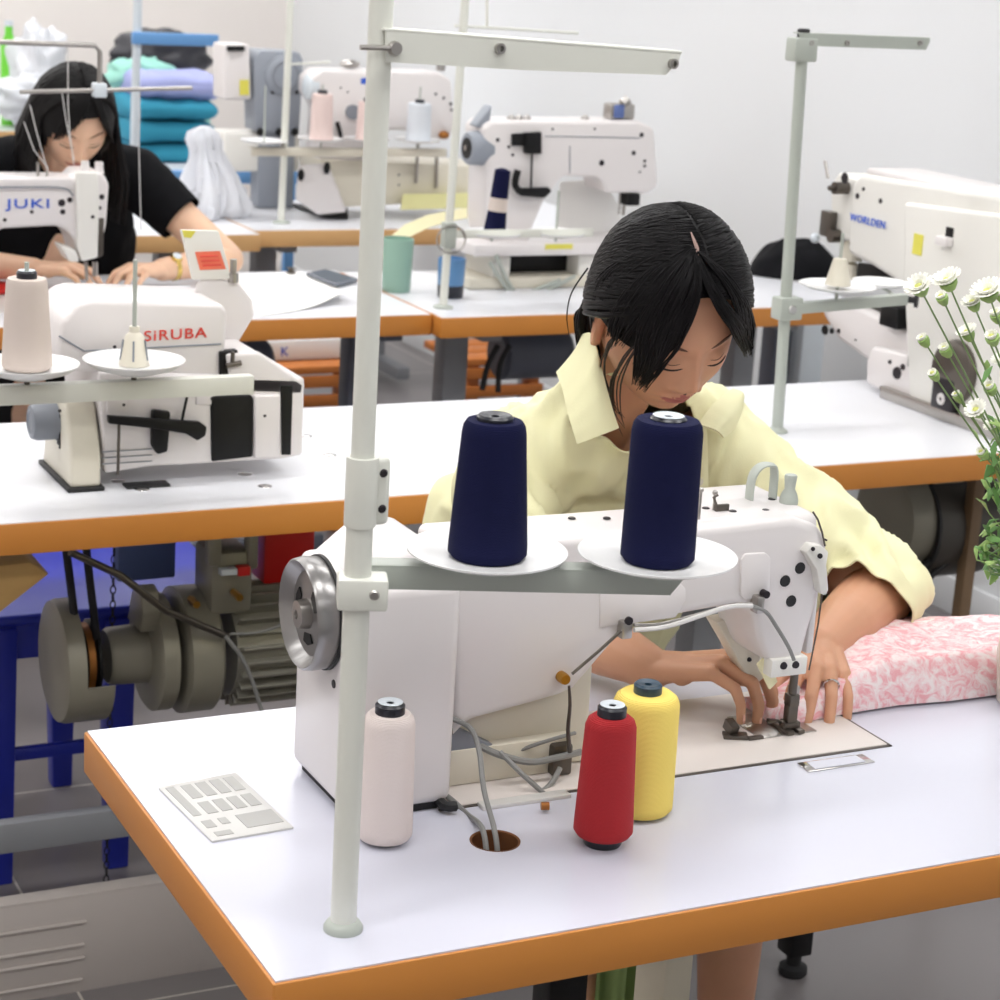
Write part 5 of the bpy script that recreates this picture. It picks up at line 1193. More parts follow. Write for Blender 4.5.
HY1, HP1, HR1, HC1 = -.055, .50, .092, (1.234, 2.041, 1.139)
HY2, HP2, HR2, HC2 = .029, .62, .01, (1.190, 4.469, 1.108)
# ---------------------------------------------------------------- people
HA, HB, HC = .073, .092, .112
def g2(x, z, x0, z0, sx, sz): return math.exp(-((x-x0)/sx)**2-((z-z0)/sz)**2)
def hsurf(d, off=0, feat=True):
    x, y, z = d; px, py, pz = HA*x, HB*y, HC*z
    if z < 0:
        t = -z; px *= 1-.30*t*t*(1 if y > -.2 else .6); py *= (1-.42*t) if y < 0 else (1-.03*t)
    if y > 0: py = HB*.93*y**.86*(1-.03*max(0, -z)) if y > 1e-6 else 0
    if feat and y > 0:
        G = lambda a, b, c, e: g2(px, pz, a, b, c, e)
        py += .004*G(0, .004, .0075, .022)+.008*G(0, -.018, .0085, .016)+.012*G(0, -.031, .0105, .010)+.009*(G(.0120, -.036, .0065, .006)+G(-.0120, -.036, .0065, .006))
        py += -.0075*(G(.030, .008, .017, .010)+G(-.030, .008, .017, .010))+.0065*(G(.030, .001, .0125, .0075)+G(-.030, .001, .0125, .0075))+.003*(G(.030, .022, .022, .007)+G(-.030, .022, .022, .007))
        py += .0065*G(0, -.0565, .021, .0042)+.0065*G(0, -.066, .017, .0048)-.0035*G(0, -.0612, .022, .0017)-.004*G(0, -.077, .02, .005)+.006*G(0, -.092, .018, .012)
        py += .004*(G(.042, -.022, .02, .02)+G(-.042, -.022, .02, .02))
    v = V((px, py, pz))
    if off: v += V((px/HA**2, py/HB**2, pz/HC**2)).normalized()*off
    return v
class Head:
    def __init__(s, yaw, pitch, roll, c, sc=1.0):
        s.M = Matrix.Translation(V(c)) @ Matrix.Rotation(pi+yaw, 4, 'Z') @ Matrix.Rotation(roll, 4, 'Y') @ Matrix.Rotation(-pitch, 4, 'X') @ Matrix.Scale(sc, 4); s.I = s.M.inverted()
    def w(s, p): return s.M @ V(p)
    def s(s_, d, off=0, feat=True): return s_.M @ hsurf(V(d).normalized(), off, feat)
    def px(s, x, y, off=.012):
        """point where the line of sight through a pixel meets the head, grown by off"""
        o = s.I @ CAM; e = (s.I @ (CAM+_d(x, y)))-o; A = (HA+off, HB+off, HC+off)
        o2 = V((o.x/A[0], o.y/A[1], o.z/A[2])); e2 = V((e.x/A[0], e.y/A[1], e.z/A[2]))
        a = e2.dot(e2); b = 2*o2.dot(e2); c = o2.dot(o2)-1; D = b*b-4*a*c
        t = (-b-math.sqrt(D))/(2*a) if D > 0 else -b/(2*a)
        q = o2+e2*t
        if D <= 0: q = q*1.0
        return s.M @ V((q.x*A[0], q.y*A[1], q.z*A[2]))
    def head(s, b, skin, nu=200, nv=150):
        rs = [[s.M @ hsurf(V((sin(pi*j/nv)*sin(2*pi*i/nu), sin(pi*j/nv)*cos(2*pi*i/nu), cos(pi*j/nv)))) for i in range(nu)] for j in range(1, nv)]
        b.use(skin); n0 = len(b.bm.faces); b.rings(rs)
        b.use('lips'); li = b.cur; b.bm.faces.ensure_lookup_table()
        for f in b.bm.faces[n0:]:
            q = s.I @ f.calc_center_median()
            if q.y > .06:
                u = q.x/.0225; 
                if abs(u) < 1:
                    top = -.0535-.004*u*u+.0012*math.cos(u*pi*2)*(abs(u) < .5); bot = -.0705+.0095*u*u
                    if bot < q.z < top: f.material_index = li
        b.use(skin)
        for sd in (1, -1):   # ears
            R_ = Matrix.Rotation(sd*R(-18), 3, 'Z')
            pts = []
            c = V((sd*.0735, -.010, -.006))
            o = [(.000, -.032), (.010, -.028), (.014, -.014), (.019, .004), (.019, .020), (.011, .031), (-.001, .032), (-.010, .024), (-.011, .008), (-.008, -.012), (-.008, -.028)]
            rs = []
            for k, (sc_, dx) in enumerate(((.35, -.004), (.95, -.001), (1, .006), (.92, .010), (.78, .009), (.62, .004), (.3, .001))):
                rs.append([s.M @ (c+V((sd*dx+sd*(-a_)*.35, 0, 0))+V((0, -a_*sc_, e_*sc_))) for a_, e_ in o])
            b.rings(rs)
    def eyes(s, par, closed=True):
        for sd in (1, -1):
            def P(t, lift=0, off=.0006):
                x = sd*(.030+.0145*t); z = -.0040-.0022*(1-t*t)+lift
                d = V((x/HA, 0, z/HC)); yy = max(0, 1-d.x**2-d.z**2)**.5; return s.M @ (hsurf(V((d.x, yy, d.z)).normalized(), off))
            b = MB('lash'); b.tube([P(t/8) for t in range(-8, 9)], [.0003+.0009*(1-abs(t/8)**3) for t in range(-8, 9)], 6)
            b.build('eyelashes', par)
            b = MB('brow')
            def Q(t): 
                x = sd*(.033+.018*t); z = .0225+.003*(1-(t-.3)**2)-.003*max(0, t); d = V((x/HA, 0, z/HC)); yy = max(0, 1-d.x**2-d.z**2)**.5
                return s.M @ hsurf(V((d.x, yy, d.z)).normalized(), .0002)
            b.tube([Q(t/8) for t in range(-8, 9)], [.0006+.0018*(1-abs(t/8)**2.5) for t in range(-8, 9)], 6, flat=s.M.to_3x3() @ V((0, 1, 0))); b.build('eyebrow', par)
            b = MB('brow'); b.tube([P(t/8, .0068, -.0003) for t in range(-7, 8)], [.0002+.0004*(1-abs(t/7)**2) for t in range(-7, 8)], 5); b.build('eyelid_crease', par)
        b = MB('lash')
        for sd in (1, -1):
            p = s.M @ V((sd*.006, 0, 0)); 
            d = V((sd*.0062/HA, 0, -.0385/HC)); d.y = (1-d.x**2-d.z**2)**.5
            b.ball(s.M @ (hsurf(d.normalized())+V((0, -.0006, 0))), .0026, 8)
        b.build('nostrils', par)
def capsule(b, a, c, r, r2=None, seg=20):
    a, c = V(a), V(c); r2 = r if r2 is None else r2
    L = (c-a).length; pr = [(r*sin(t*pi/12), -r*cos(t*pi/12)) for t in range(0, 7)]+[(r2*cos(t*pi/12), L+r2*sin(t*pi/12)) for t in range(0, 7)]
    b.lathe(pr, a, (c-a) if L > 1e-6 else (0, 0, 1), seg)
def hand(b, nb, W, F, N, side, curl=(.5, .55, .6, .65), spread=.10, thumb=(35, 25), sc=1.0, tips=None):
    """W wrist, F towards the knuckles, N back of the hand, side +1: thumb on +S"""
    W, F = V(W), V(F).normalized(); N = (V(N)-F*V(N).dot(F)).normalized(); S = F.cross(N).normalized()*side
    K = []
    for i, (l, o, u) in enumerate(((.082, .026, .0), (.086, .009, .004), (.080, -.0085, .003), (.072, -.025, -.003))):
        k = W+F*l*sc+S*o*sc+N*u*sc; K.append(k)
        capsule(b, W+S*o*.45*sc+F*.004, k, .0135*sc, .0098*sc, 14)
    for i in range(3): capsule(b, W.lerp(K[i], .55)-N*.004, W.lerp(K[i+1], .55)-N*.004, .0125*sc, .0125*sc, 12)
    capsule(b, W.lerp(K[0], .5)-N*.006, W.lerp(K[3], .5)-N*.006, .013*sc, .012*sc, 12)
    L = ((.041, .024, .020), (.045, .028, .021), (.042, .026, .020), (.033, .019, .018)); rr = ((.0088, .0078, .0070, .0058), (.0090, .0080, .0071, .0058), (.0086, .0076, .0068, .0056), (.0076, .0067, .0060, .0050))
    first = []; capsule(b, W-F*.012, W+F*.035, .0225*sc, .0165*sc, 18)
    for i in range(4):
        c = curl[i]; d = (F+S*spread*(1.5-i)).normalized(); ax = d.cross(N).normalized(); p = K[i]
        angs = (c*.9, c*1.15, c*.6); q = d; n = N
        for k in range(3):
            Rm_ = Matrix.Rotation(-angs[k], 3, ax); q = Rm_ @ q; n = Rm_ @ n
            p2 = p+q*L[i][k]*sc
            if k == 0: first.append((p, p2, rr[i][0]*sc))
            capsule(b, p, p2, rr[i][k]*sc, rr[i][k+1]*sc, 14)
            if k == 2:
                nb.ball(p2-q*.003*sc+n*rr[i][3]*.80*sc, .0052*sc, 10, (.9, 1.25, .34), Matrix((S, q, n)).transposed())
            p = p2
    # thumb leaves the side of the palm near its base
    a0, a1 = R(thumb[0]), R(thumb[1])
    t0 = W+F*.018*sc+S*.016*sc-N*.004*sc; d1 = (F*cos(a0)+S*sin(a0)-N*.35).normalized(); t1 = t0+d1*.042*sc
    capsule(b, t0, t1, .0140*sc, .0108*sc, 14)
    d2 = (F*cos(a1)+S*sin(a1)*.6-N*.30).normalized(); t2 = t1+d2*.031*sc; capsule(b, t1, t2, .0100*sc, .0092*sc, 14)
    d3 = (F*cos(a1*.6)+S*sin(a1*.4)*.5-N*.35).normalized(); t3 = t2+d3*.022*sc; capsule(b, t2, t3, .0092*sc, .0072*sc, 14)
    tn = (S*.75+N*.6).normalized(); tn = (tn-d3*tn.dot(d3)).normalized(); nb.ball(t3-d3*.003+tn*.0062*sc, .0062*sc, 10, (.9, 1.2, .32), Matrix((tn.cross(d3), d3, tn)).transposed().to_3x3() if False else Matrix((d3.cross(tn), d3, tn)).transposed())
    return K, first
def openings(b, cuts):
    """cut loose garment ends open: (point, outward normal, radius)"""
    for p, n, r in cuts:
        p, n = V(p), V(n).normalized()
        vs = {v for v in b.bm.verts if (v.co-p).length < r}
        fs = [f for f in b.bm.faces if all(v in vs for v in f.verts)]
        es = list({e for f in fs for e in f.edges}); vv = list({v for f in fs for v in f.verts})
        bmesh.ops.bisect_plane(b.bm, geom=fs+es+vv, plane_co=p, plane_no=n, dist=1e-5)
        kill = [f for f in b.bm.faces if (f.calc_center_median()-p).length < r and (f.calc_center_median()-p).dot(n) > 0]
        bmesh.ops.delete(b.bm, geom=kill, context='FACES')
    b.bm.normal_update()
def wrinkle(b, amp, fr, seed=0, dirs=None):
    b.bm.normal_update()
    for v in b.bm.verts:
        p = v.co*fr+V((seed, 0, 0)); k = NZ.noise(p); k = (1-abs(k)*2)*.6+NZ.noise(p*2.3)*.4
        v.co += v.normal*amp*k

# ------------------------------------------------ person in yellow
HD = Head(HY1, HP1, HR1, HC1, 1.0)
P1 = thing('person', 'person in pale yellow collared shirt bent over the front machine, hands on pink cloth', 'person', (1.24, 2.35, 0))
def person1():
    neck = V((1.225, 2.135, 1.02)); shR, shL = V((1.118, 2.19, .905)), V((1.385, 2.17, .950)); elR, elL = V((1.040, 2.02, .825)), V((1.512, 1.955, .806))
    wrR, wrL = V((1.135, 1.846, .790)), V((1.352, 1.838, .795)); hip = V((1.25, 2.42, .52))
    b = MB('skin')
    for a, c, r, r2 in ((hip+V((-.07, 0, 0)), hip+V((.07, 0, 0)), .105, .105), (hip, V((1.235, 2.32, .78)), .11, .10), (V((1.17, 2.28, .86)), V((1.31, 2.28, .86)), .07, .07),
            (V((1.235, 2.32, .78)), V((1.225, 2.26, .89)), .10, .07), (shR+V((.02, .02, -.01)), shL+V((-.02, .02, -.01)), .042, .042), (V((1.225, 2.18, .985)), HD.w((0, -.035, -.045)), .052, .050),
            (shR, elR, .044, .040), (shL, elL, .046, .040)):
        capsule(b, a, c, r, r2)
    for sx in (-1, 1):
        kn = V((1.30+sx*.11, 2.02, .52)); an = V((1.31+sx*.12, 2.02+.05*sx, .10)); toe = an+V((sx*.02, -.14, -.06))
        capsule(b, hip+V((sx*.08, 0, 0)), kn, .085, .058); capsule(b, kn, kn+V((0, .03, -.20)), .048, .043); capsule(b, kn+V((0, .03, -.20)), an, .043, .031); capsule(b, an+V((0, .02, -.05)), toe, .036, .028)
    b.remesh(.007, 4)
    f = MB('skin_hand'); nb = MB('nail')
    capsule(f, elR, wrR.lerp(elR, .3), .040, .034); capsule(f, wrR.lerp(elR, .3), wrR, .034, .0235)
    hand(f, nb, wrR, V((.052, -.052, .018)), V((.15, -.1, 1)), -1, curl=(.62, .68, .70, .66), spread=.12, thumb=(30, 10), sc=.98)
    f.remesh(.0020, 5, .5)
    g = MB('skin'); 
    capsule(g, elL, wrL.lerp(elL, .4), .044, .037); capsule(g, wrL.lerp(elL, .4), wrL, .037, .0245)
    K_, fs_ = hand(g, nb, wrL, V((-.042, -.064, -.004)), V((.0, -.15, 1)), 1, curl=(.42, .50, .46, .50), spread=.16, thumb=(38, 26), sc=.93)
    g.remesh(.0020, 5, .5)
    for o in (f, g):
        me = bpy.data.meshes.new('t'); o.bm.to_mesh(me); n0 = len(b.bm.faces); b.bm.from_mesh(me); b.use(o.mats[0])
        b.bm.faces.ensure_lookup_table()
        for fc in b.bm.faces[n0:]: fc.material_index = b.cur
        o.bm.free(); bpy.data.meshes.remove(me)
    HD.head(b, 'skin'); b.ang = 90
    b.build('body', P1)
    nb.build('nails', P1); HD.eyes(P1)
    # shirt
    s = MB('shirt_yellow')
    for a, c, r, r2 in ((V((1.20, 2.40, .56)), V((1.33, 2.40, .56)), .125, .135), (V((1.20, 2.30, .80)), V((1.32, 2.30, .80)), .12, .13), (V((1.18, 2.24, .89)), V((1.31, 2.24, .90)), .095, .10),
            (V((1.20, 2.38, .60)), V((1.20, 2.28, .82)), .12, .105), (V((1.32, 2.38, .60)), V((1.30, 2.28, .82)), .13, .12),
            (V((1.20, 2.17, .960)), V((1.26, 2.17, .960)), .070, .070), (V((1.215, 2.15, .99)), shR, .060, .062), (V((1.240, 2.15, .99)), shL, .064, .066),
            (V((1.225, 2.16, .965)), V((1.232, 2.12, 1.015)), .068, .060),
            (shR, elR, .058, .053), (shL, elL.lerp(shL, .25), .064, .062), (elL.lerp(shL, .25), elL+V((.004, .0, .002)), .062, .057), (elL, elL+(wrL-elL)*.42, .056, .056)):
        capsule(s, a, c, r, r2, 26)
    s.remesh(.006, 6)
    for v in s.bm.verts:   # folds run from the collar and armpits downwards
        p = v.co; k = .5+.5*NZ.noise(V((p.x*9, p.y*9, p.z*3+4)))
        q_ = V((p.x*26, p.y*18, p.z*9)); fold = (1-abs(NZ.noise(q_))*3.2)*.0085*(.4+k)+NZ.noise(p*14)*.006+.0035*math.sin((p.x-p.y*.6)*95+NZ.noise(p*8)*6)*k
        v.co += v.normal*fold
    dL = (wrL-elL).normalized()
    openings(s, ((elL+dL*.058, dL*.95+V((.10, 0, -.18)), .155), (V((1.240, 2.090, .985)), V((0, -.75, 1)), .088)))
    s.ang = 180
    so = s.build('shirt', P1); m = so.modifiers.new('thickness', 'SOLIDIFY'); m.thickness = .0022; m.offset = 0
    # collar: stand and two leaves
    def leaf(top, bot, name='collar'):
        T = [aY(*q) for q in top]; B = [aY(*q) for q in bot]
        def cr(P, t):
            k = t*(len(P)-1); i = min(int(k), len(P)-2); return P[i].lerp(P[i+1], k-i)
        c = MB('shirt_yellow'); c.grid(lambda u, v: cr(T, u).lerp(cr(B, u), v)+V((0, -.010*sin(pi*v), .004*sin(pi*v))), 24, 8, .0028); c.ang = 80; o = c.build(name, P1)
    leaf([(582, 334, 2.16), (590, 332, 2.11), (598, 352, 2.065), (606, 385, 2.045), (613, 410, 2.035), (619, 428, 2.03)],
         [(556, 372, 2.15), (562, 388, 2.10), (566, 405, 2.065), (570, 422, 2.045), (574, 434, 2.035), (577, 444, 2.03)])
    leaf([(733, 388, 2.12), (728, 391, 2.10), (721, 397, 2.08), (713, 404, 2.055), (705, 414, 2.04), (698, 424, 2.03)],
         [(744, 400, 2.11), (743, 409, 2.095), (740, 418, 2.075), (736, 427, 2.055), (730, 434, 2.04), (724, 438, 2.03)])
    # button placket
    c = MB('shirt_yellow'); q = [aY(698, 424, 2.035), aY(699, 450, 2.045), aY(700, 490, 2.06), aY(700, 540, 2.09), aY(700, 600, 2.13)]
    c.tube(q, .012, 10, flat=(0, 1, 0), smooth=4); pl = c.build('button_placket', P1)
    for px, py, yy in ((699, 452, 2.032), (700, 482, 2.045)): MB('m_cream').lathe([(0, .0), (.0045, 0), (.005, .0015)], aY(px, py, yy), (0, 1, 0), 14).build('button', pl)
    # ring
    p_, q_, r_ = fs_[2]; d_ = (q_-p_).normalized(); MB('chrome').lathe([(r_*1.0, -.0012), (r_*1.1+.0006, -.0008), (r_*1.1+.0006, .0008), (r_*1.0, .0012)], p_.lerp(q_, .55), d_, 24, closed=True).build('ring', P1)
    # skirt
    k = MB('skirt_black'); 
    for sx in (-1, 1): capsule(k, hip+V((sx*.08, .02, -.02)), V((1.30+sx*.115, 2.04, .52)), .118, .082, 24)
    capsule(k, hip+V((-.07, .01, -.02)), hip+V((.07, .01, -.02)), .125, .125); k.remesh(.01, 4); k.ang = 180; k.build('skirt', P1)
    k = MB('black')
    for sx in (-1, 1):
        an = V((1.31+sx*.12, 2.02+.05*sx, .10)); toe = an+V((sx*.02, -.14, -.06)); k = MB('black'); capsule(k, an+V((0, .03, -.062)), toe+V((0, -.01, -.006)), .037, .033); k.remesh(.006, 3); k.ang = 180
        for v in k.bm.verts: v.co.z = max(v.co.z, .004)
        k.build('shoe', P1)
person1()
def hair1():
    # under cap
    nu, nv = 90, 60; off = .0155
    c = MB('hair'); t = bmesh.new(); gr = {}
    def cover(d):
        if d.z < -.62: return False
        if d.y > .05:
            # open face below the hairline
            e = (d.x/.74)**2+((d.z+.30)/1.02)**2
            if e < 1: return False
        if d.y > -.25 and d.z < -.05 and abs(d.x) > .5: return False
        if d.y > -.12 and d.z < .12 and abs(d.x) > .5: return False
        return True
    def dirn(i, j): a, p_ = 2*pi*i/nu, pi*j/nv; return V((sin(p_)*sin(a), sin(p_)*cos(a), cos(p_)))
    for i in range(nu):
        for j in range(nv+1): gr[i, j] = t.verts.new(HD.s(dirn(i, j), off*(.55+.45*min(1, max(0, .6+dirn(i, j).z)))+.011*max(0, dirn(i, j).z)**2, False))
    for i in range(nu):
        for j in range(nv):
            dd = dirn(i+.5, j+.5)
            if cover(dd):
                try: t.faces.new((gr[i, j], gr[i, j+1], gr[(i+1) % nu, j+1], gr[(i+1) % nu, j]))
                except Exception: pass
    bmesh.ops.delete(t, geom=[v for v in t.verts if not v.link_faces], context='VERTS'); bmesh.ops.remove_doubles(t, verts=t.verts[:], dist=1e-6)
    c._merge(t); rs = random.Random(4)
    # strands sweep from the parting to the tie at the nape
    tie = V((.02, -.95, -.42))
    def sl(a, b_, t_):
        a, b_ = a.normalized(), b_.normalized(); w = math.acos(max(-1, min(1, a.dot(b_)))); return (a*sin((1-t_)*w)+b_*sin(t_*w))/sin(w) if w > 1e-4 else a
    for k in range(760):
        side = 1 if k % 2 else -1; s0 = rs.random()
        a = V((.015*side+rs.uniform(-.01, .01), .72-1.35*s0, .72+.33*s0)).normalized()
        m = V((side*(.90-.1*s0+rs.uniform(-.06, .06)), .30-.85*s0+rs.uniform(-.12, .12), .30+.35*s0+rs.uniform(-.25, .2))).normalized()
        P = []
        for q in range(11):
            u = q/10; d = sl(sl(a, m, u), sl(m, tie, u), u); P.append(HD.s(d, .0155+.0030*sin(pi*u)+.011*max(0, d.z)**2+rs.uniform(-.0007, .0007), False))
        rr = [(.0008+.0015*sin(pi*min(1, max(0, q/10*1.0)))**.7)*rs.uniform(.8, 1.15) for q in range(11)]
        c.tube(P, rr, 5)
    c.ang = 180; h = c.build('hair', P1)
    # curtain fringe: locks traced over the brow and temple
    def lock(pts, r, n, spread, m='hair', offs=.029, seed=1, off_end=.017):
        rs = random.Random(seed); L = MB(m); N_ = len(pts)
        for k in range(n):
            ph = rs.uniform(-1, 1); pp = []; jt = rs.uniform(-24, 6)
            for i, (x, y) in enumerate(pts):
                f = i/(N_-1); w = spread*(.25+sin(pi*min(1, f*1.05)*.9)**.8) if i else spread*.25
                o = offs+(rs.uniform(-.002, .002)); o = o if off_end is None else o*(1-f)+off_end*f
                pp.append(HD.px(x+ph*w+rs.uniform(-1.4, 1.4)*(1+f), y+ph*w*.35+(jt*f*f), o))
            L.tube(pp, [r*.5]+[r*rs.uniform(.85, 1.15)*(1-.75*(i/(N_-1))**3) for i in range(1, N_)], 5, smooth=3)
        L.ang = 180; return L
    b = lock([(697, 258), (696, 290), (685, 320), (672, 346), (655, 368), (641, 386)], .0013, 46, 5, seed=2)
    b2 = lock([(694, 252), (680, 280), (664, 310), (652, 338), (646, 362), (640, 382)], .0015, 110, 11, seed=3)
    b3 = lock([(692, 248), (662, 272), (640, 300), (624, 326), (616, 344)], .0015, 80, 12, seed=4)
    b4 = lock([(690, 246), (650, 256), (620, 276), (606, 298), (602, 314)], .0015, 80, 9, seed=5)
    b5 = lock([(698, 256), (711, 288), (726, 314), (739, 335), (747, 352)], .0014, 70, 5, seed=6)
    b6 = lock([(700, 252), (720, 272), (739, 300), (747, 325), (748, 350)], .0015, 80, 6, seed=7)
    for i, x in enumerate((b, b2, b3, b4, b5, b6)): o = x.build('fringe_lock', P1)
    w1 = lock([(648, 330), (628, 358), (616, 385), (617, 415), (624, 432)], .0011, 6, 3, 'hair_brown', .015, 8, .012); w1.build('loose_strand', P1)
    w2 = lock([(632, 320), (612, 345), (606, 372), (610, 400), (618, 428)], .0010, 5, 4, 'hair_brown', .014, 9, .012); w2.build('loose_strand', P1)
    # low tail behind the ear and one stray hair
    tl = MB('hair'); rs = random.Random(5)
    for k in range(140):
        a = rs.uniform(-1, 1); e = rs.uniform(-1, 1)
        tl.tube([HD.w((.030+.01*a, -.080, -.01+.02*e)), HD.w((.046+.008*a, -.092, -.045+.01*e)), HD.w((.050+.009*a, -.090+.008*e, -.075)), HD.w((.044+.008*a, -.082, -.105+.014*e))], [.002, .0022, .002, .0008], 5, smooth=3)
    tl.ang = 180; tl.build('hair_tail', P1)
    MB('hair').tube([aY(588, 268, 2.15), aY(572, 292, 2.16), aY(567, 315, 2.16), aY(569, 335, 2.16)], [.0012, .001, .0008, .0004], 5, smooth=5).build('loose_strand', P1)
    # pale skin showing at the parting
    pt = MB('scalp'); pt.tube([HD.px(x, y, .0285) for x, y in ((691, 232), (694, 240), (697, 248), (698, 256))], [.0006, .0020, .0026, .0008], 8, smooth=4, flat=HD.M.to_3x3() @ V((0, .5, 1))); pt.build('parting', P1)
hair1()
# ------------------------------------------------ person in black
HE = Head(HY2, HP2, HR2, HC2, 1.0)
P2 = thing('person', 'person in black t-shirt with long black hair and gold watch at the third table', 'person', (1.2, 4.80, 0))
def person2():
    shR, shL = V((1.035, 4.66, .975)), V((1.375, 4.62, .965)); elR, elL = V((.93, 4.50, .80)), V((1.545, 4.47, .80))
    wrR, wrL = V((1.095, 4.42, .795)), V((1.375, 4.41, .79)); hip = V((1.2, 4.92, .5))
    b = MB('skin2')
    for a, c, r, r2 in ((hip+V((-.07, 0, 0)), hip+V((.07, 0, 0)), .105, .105), (hip, V((1.2, 4.75, .80)), .12, .125), (V((1.13, 4.70, .90)), V((1.28, 4.70, .90)), .08, .08), (shR, shL, .052, .052),
            (V((1.2, 4.66, .97)), HE.w((0, -.04, -.05)), .052, .050), (shR, elR, .048, .038), (shL, elL, .048, .038)): capsule(b, a, c, r, r2)
    for sx in (-1, 1):
        kn = V((1.2+sx*.11, 4.50, .52)); an = V((1.2+sx*.12, 4.55, .10)); capsule(b, hip+V((sx*.08, 0, 0)), kn, .08, .056); capsule(b, kn, an, .052, .034); capsule(b, an+V((0, .02, -.05)), an+V((0, -.14, -.06)), .035, .028)
    b.remesh(.009, 3)
    f = MB('skin2'); nb = MB('nail')
    capsule(f, elR, wrR, .037, .024); hand(f, nb, wrR, V((.9, -.45, .10)), V((0, -.1, 1)), -1, curl=(.45, .5, .55, .6), spread=.12, thumb=(32, 14), sc=.95)
    capsule(f, elL, wrL, .037, .025); hand(f, nb, wrL, V((-.85, -.5, .12)), V((0, -.1, 1)), 1, curl=(.5, .55, .6, .65), spread=.12, thumb=(32, 14), sc=.95)
    f.remesh(.003, 4)
    me = bpy.data.meshes.new('t'); f.bm.to_mesh(me); b.bm.from_mesh(me); f.bm.free()
    HE.head(b, 'skin2', 120, 90); b.ang = 90; b.build('body', P2); nb.build('nails', P2); HE.eyes(P2)
    s = MB('shirt_black')
    for a, c, r, r2 in ((V((1.12, 4.88, .52)), V((1.28, 4.88, .52)), .13, .13), (V((1.12, 4.76, .80)), V((1.29, 4.76, .80)), .125, .125), (V((1.13, 4.86, .55)), V((1.13, 4.74, .84)), .125, .125), (V((1.28, 4.86, .55)), V((1.28, 4.74, .84)), .125, .125),
            (V((1.19, 4.66, .985)), shR, .07, .068), (V((1.22, 4.66, .985)), shL, .07, .068), (shR, shR.lerp(elR, .50), .066, .060), (shL, shL.lerp(elL, .48), .066, .058), (V((1.2, 4.68, .97)), V((1.2, 4.655, 1.0)), .068, .055), (V((1.15, 4.68, .92)), V((1.27, 4.68, .92)), .09, .09)):
        capsule(s, a, c, r, r2, 22)
    s.remesh(.009, 5); wrinkle(s, .005, 14, 3)
    openings(s, [(sh.lerp(el, .50), el-sh, .12) for sh, el in ((shR, elR), (shL, elL))])
    s.ang = 180; so = s.build('t_shirt', P2); m = so.modifiers.new('thickness', 'SOLIDIFY'); m.thickness = .003
    k = MB('skirt_black')
    for sx in (-1, 1): capsule(k, hip+V((sx*.08, 0, -.02)), V((1.2+sx*.115, 4.53, .52)), .11, .08); capsule(k, V((1.2+sx*.115, 4.53, .52)), V((1.2+sx*.12, 4.56, .14)), .075, .055)
    k.remesh(.012, 3); k.ang = 180; k.build('trousers', P2)
    # wristwatch
    d = (elL-wrL).normalized(); c = wrL+d*.030; w = MB('gold'); w.lathe([(.0265, -.006), (.0285, -.004), (.0285, .004), (.0265, .006)], c, d, 28, closed=True)
    wo = w.build('watch_strap', P2); u = (V((-.1, -.55, .8))-d*V((-.1, -.55, .8)).dot(d)).normalized(); MB('gold').cyl(c+u*.025, c+u*.034, .013, 20, bev=.002).build('watch_case', wo); MB('core_white').cyl(c+u*.0342, c+u*.035, .010, 20).build('watch_dial', wo)
person2()
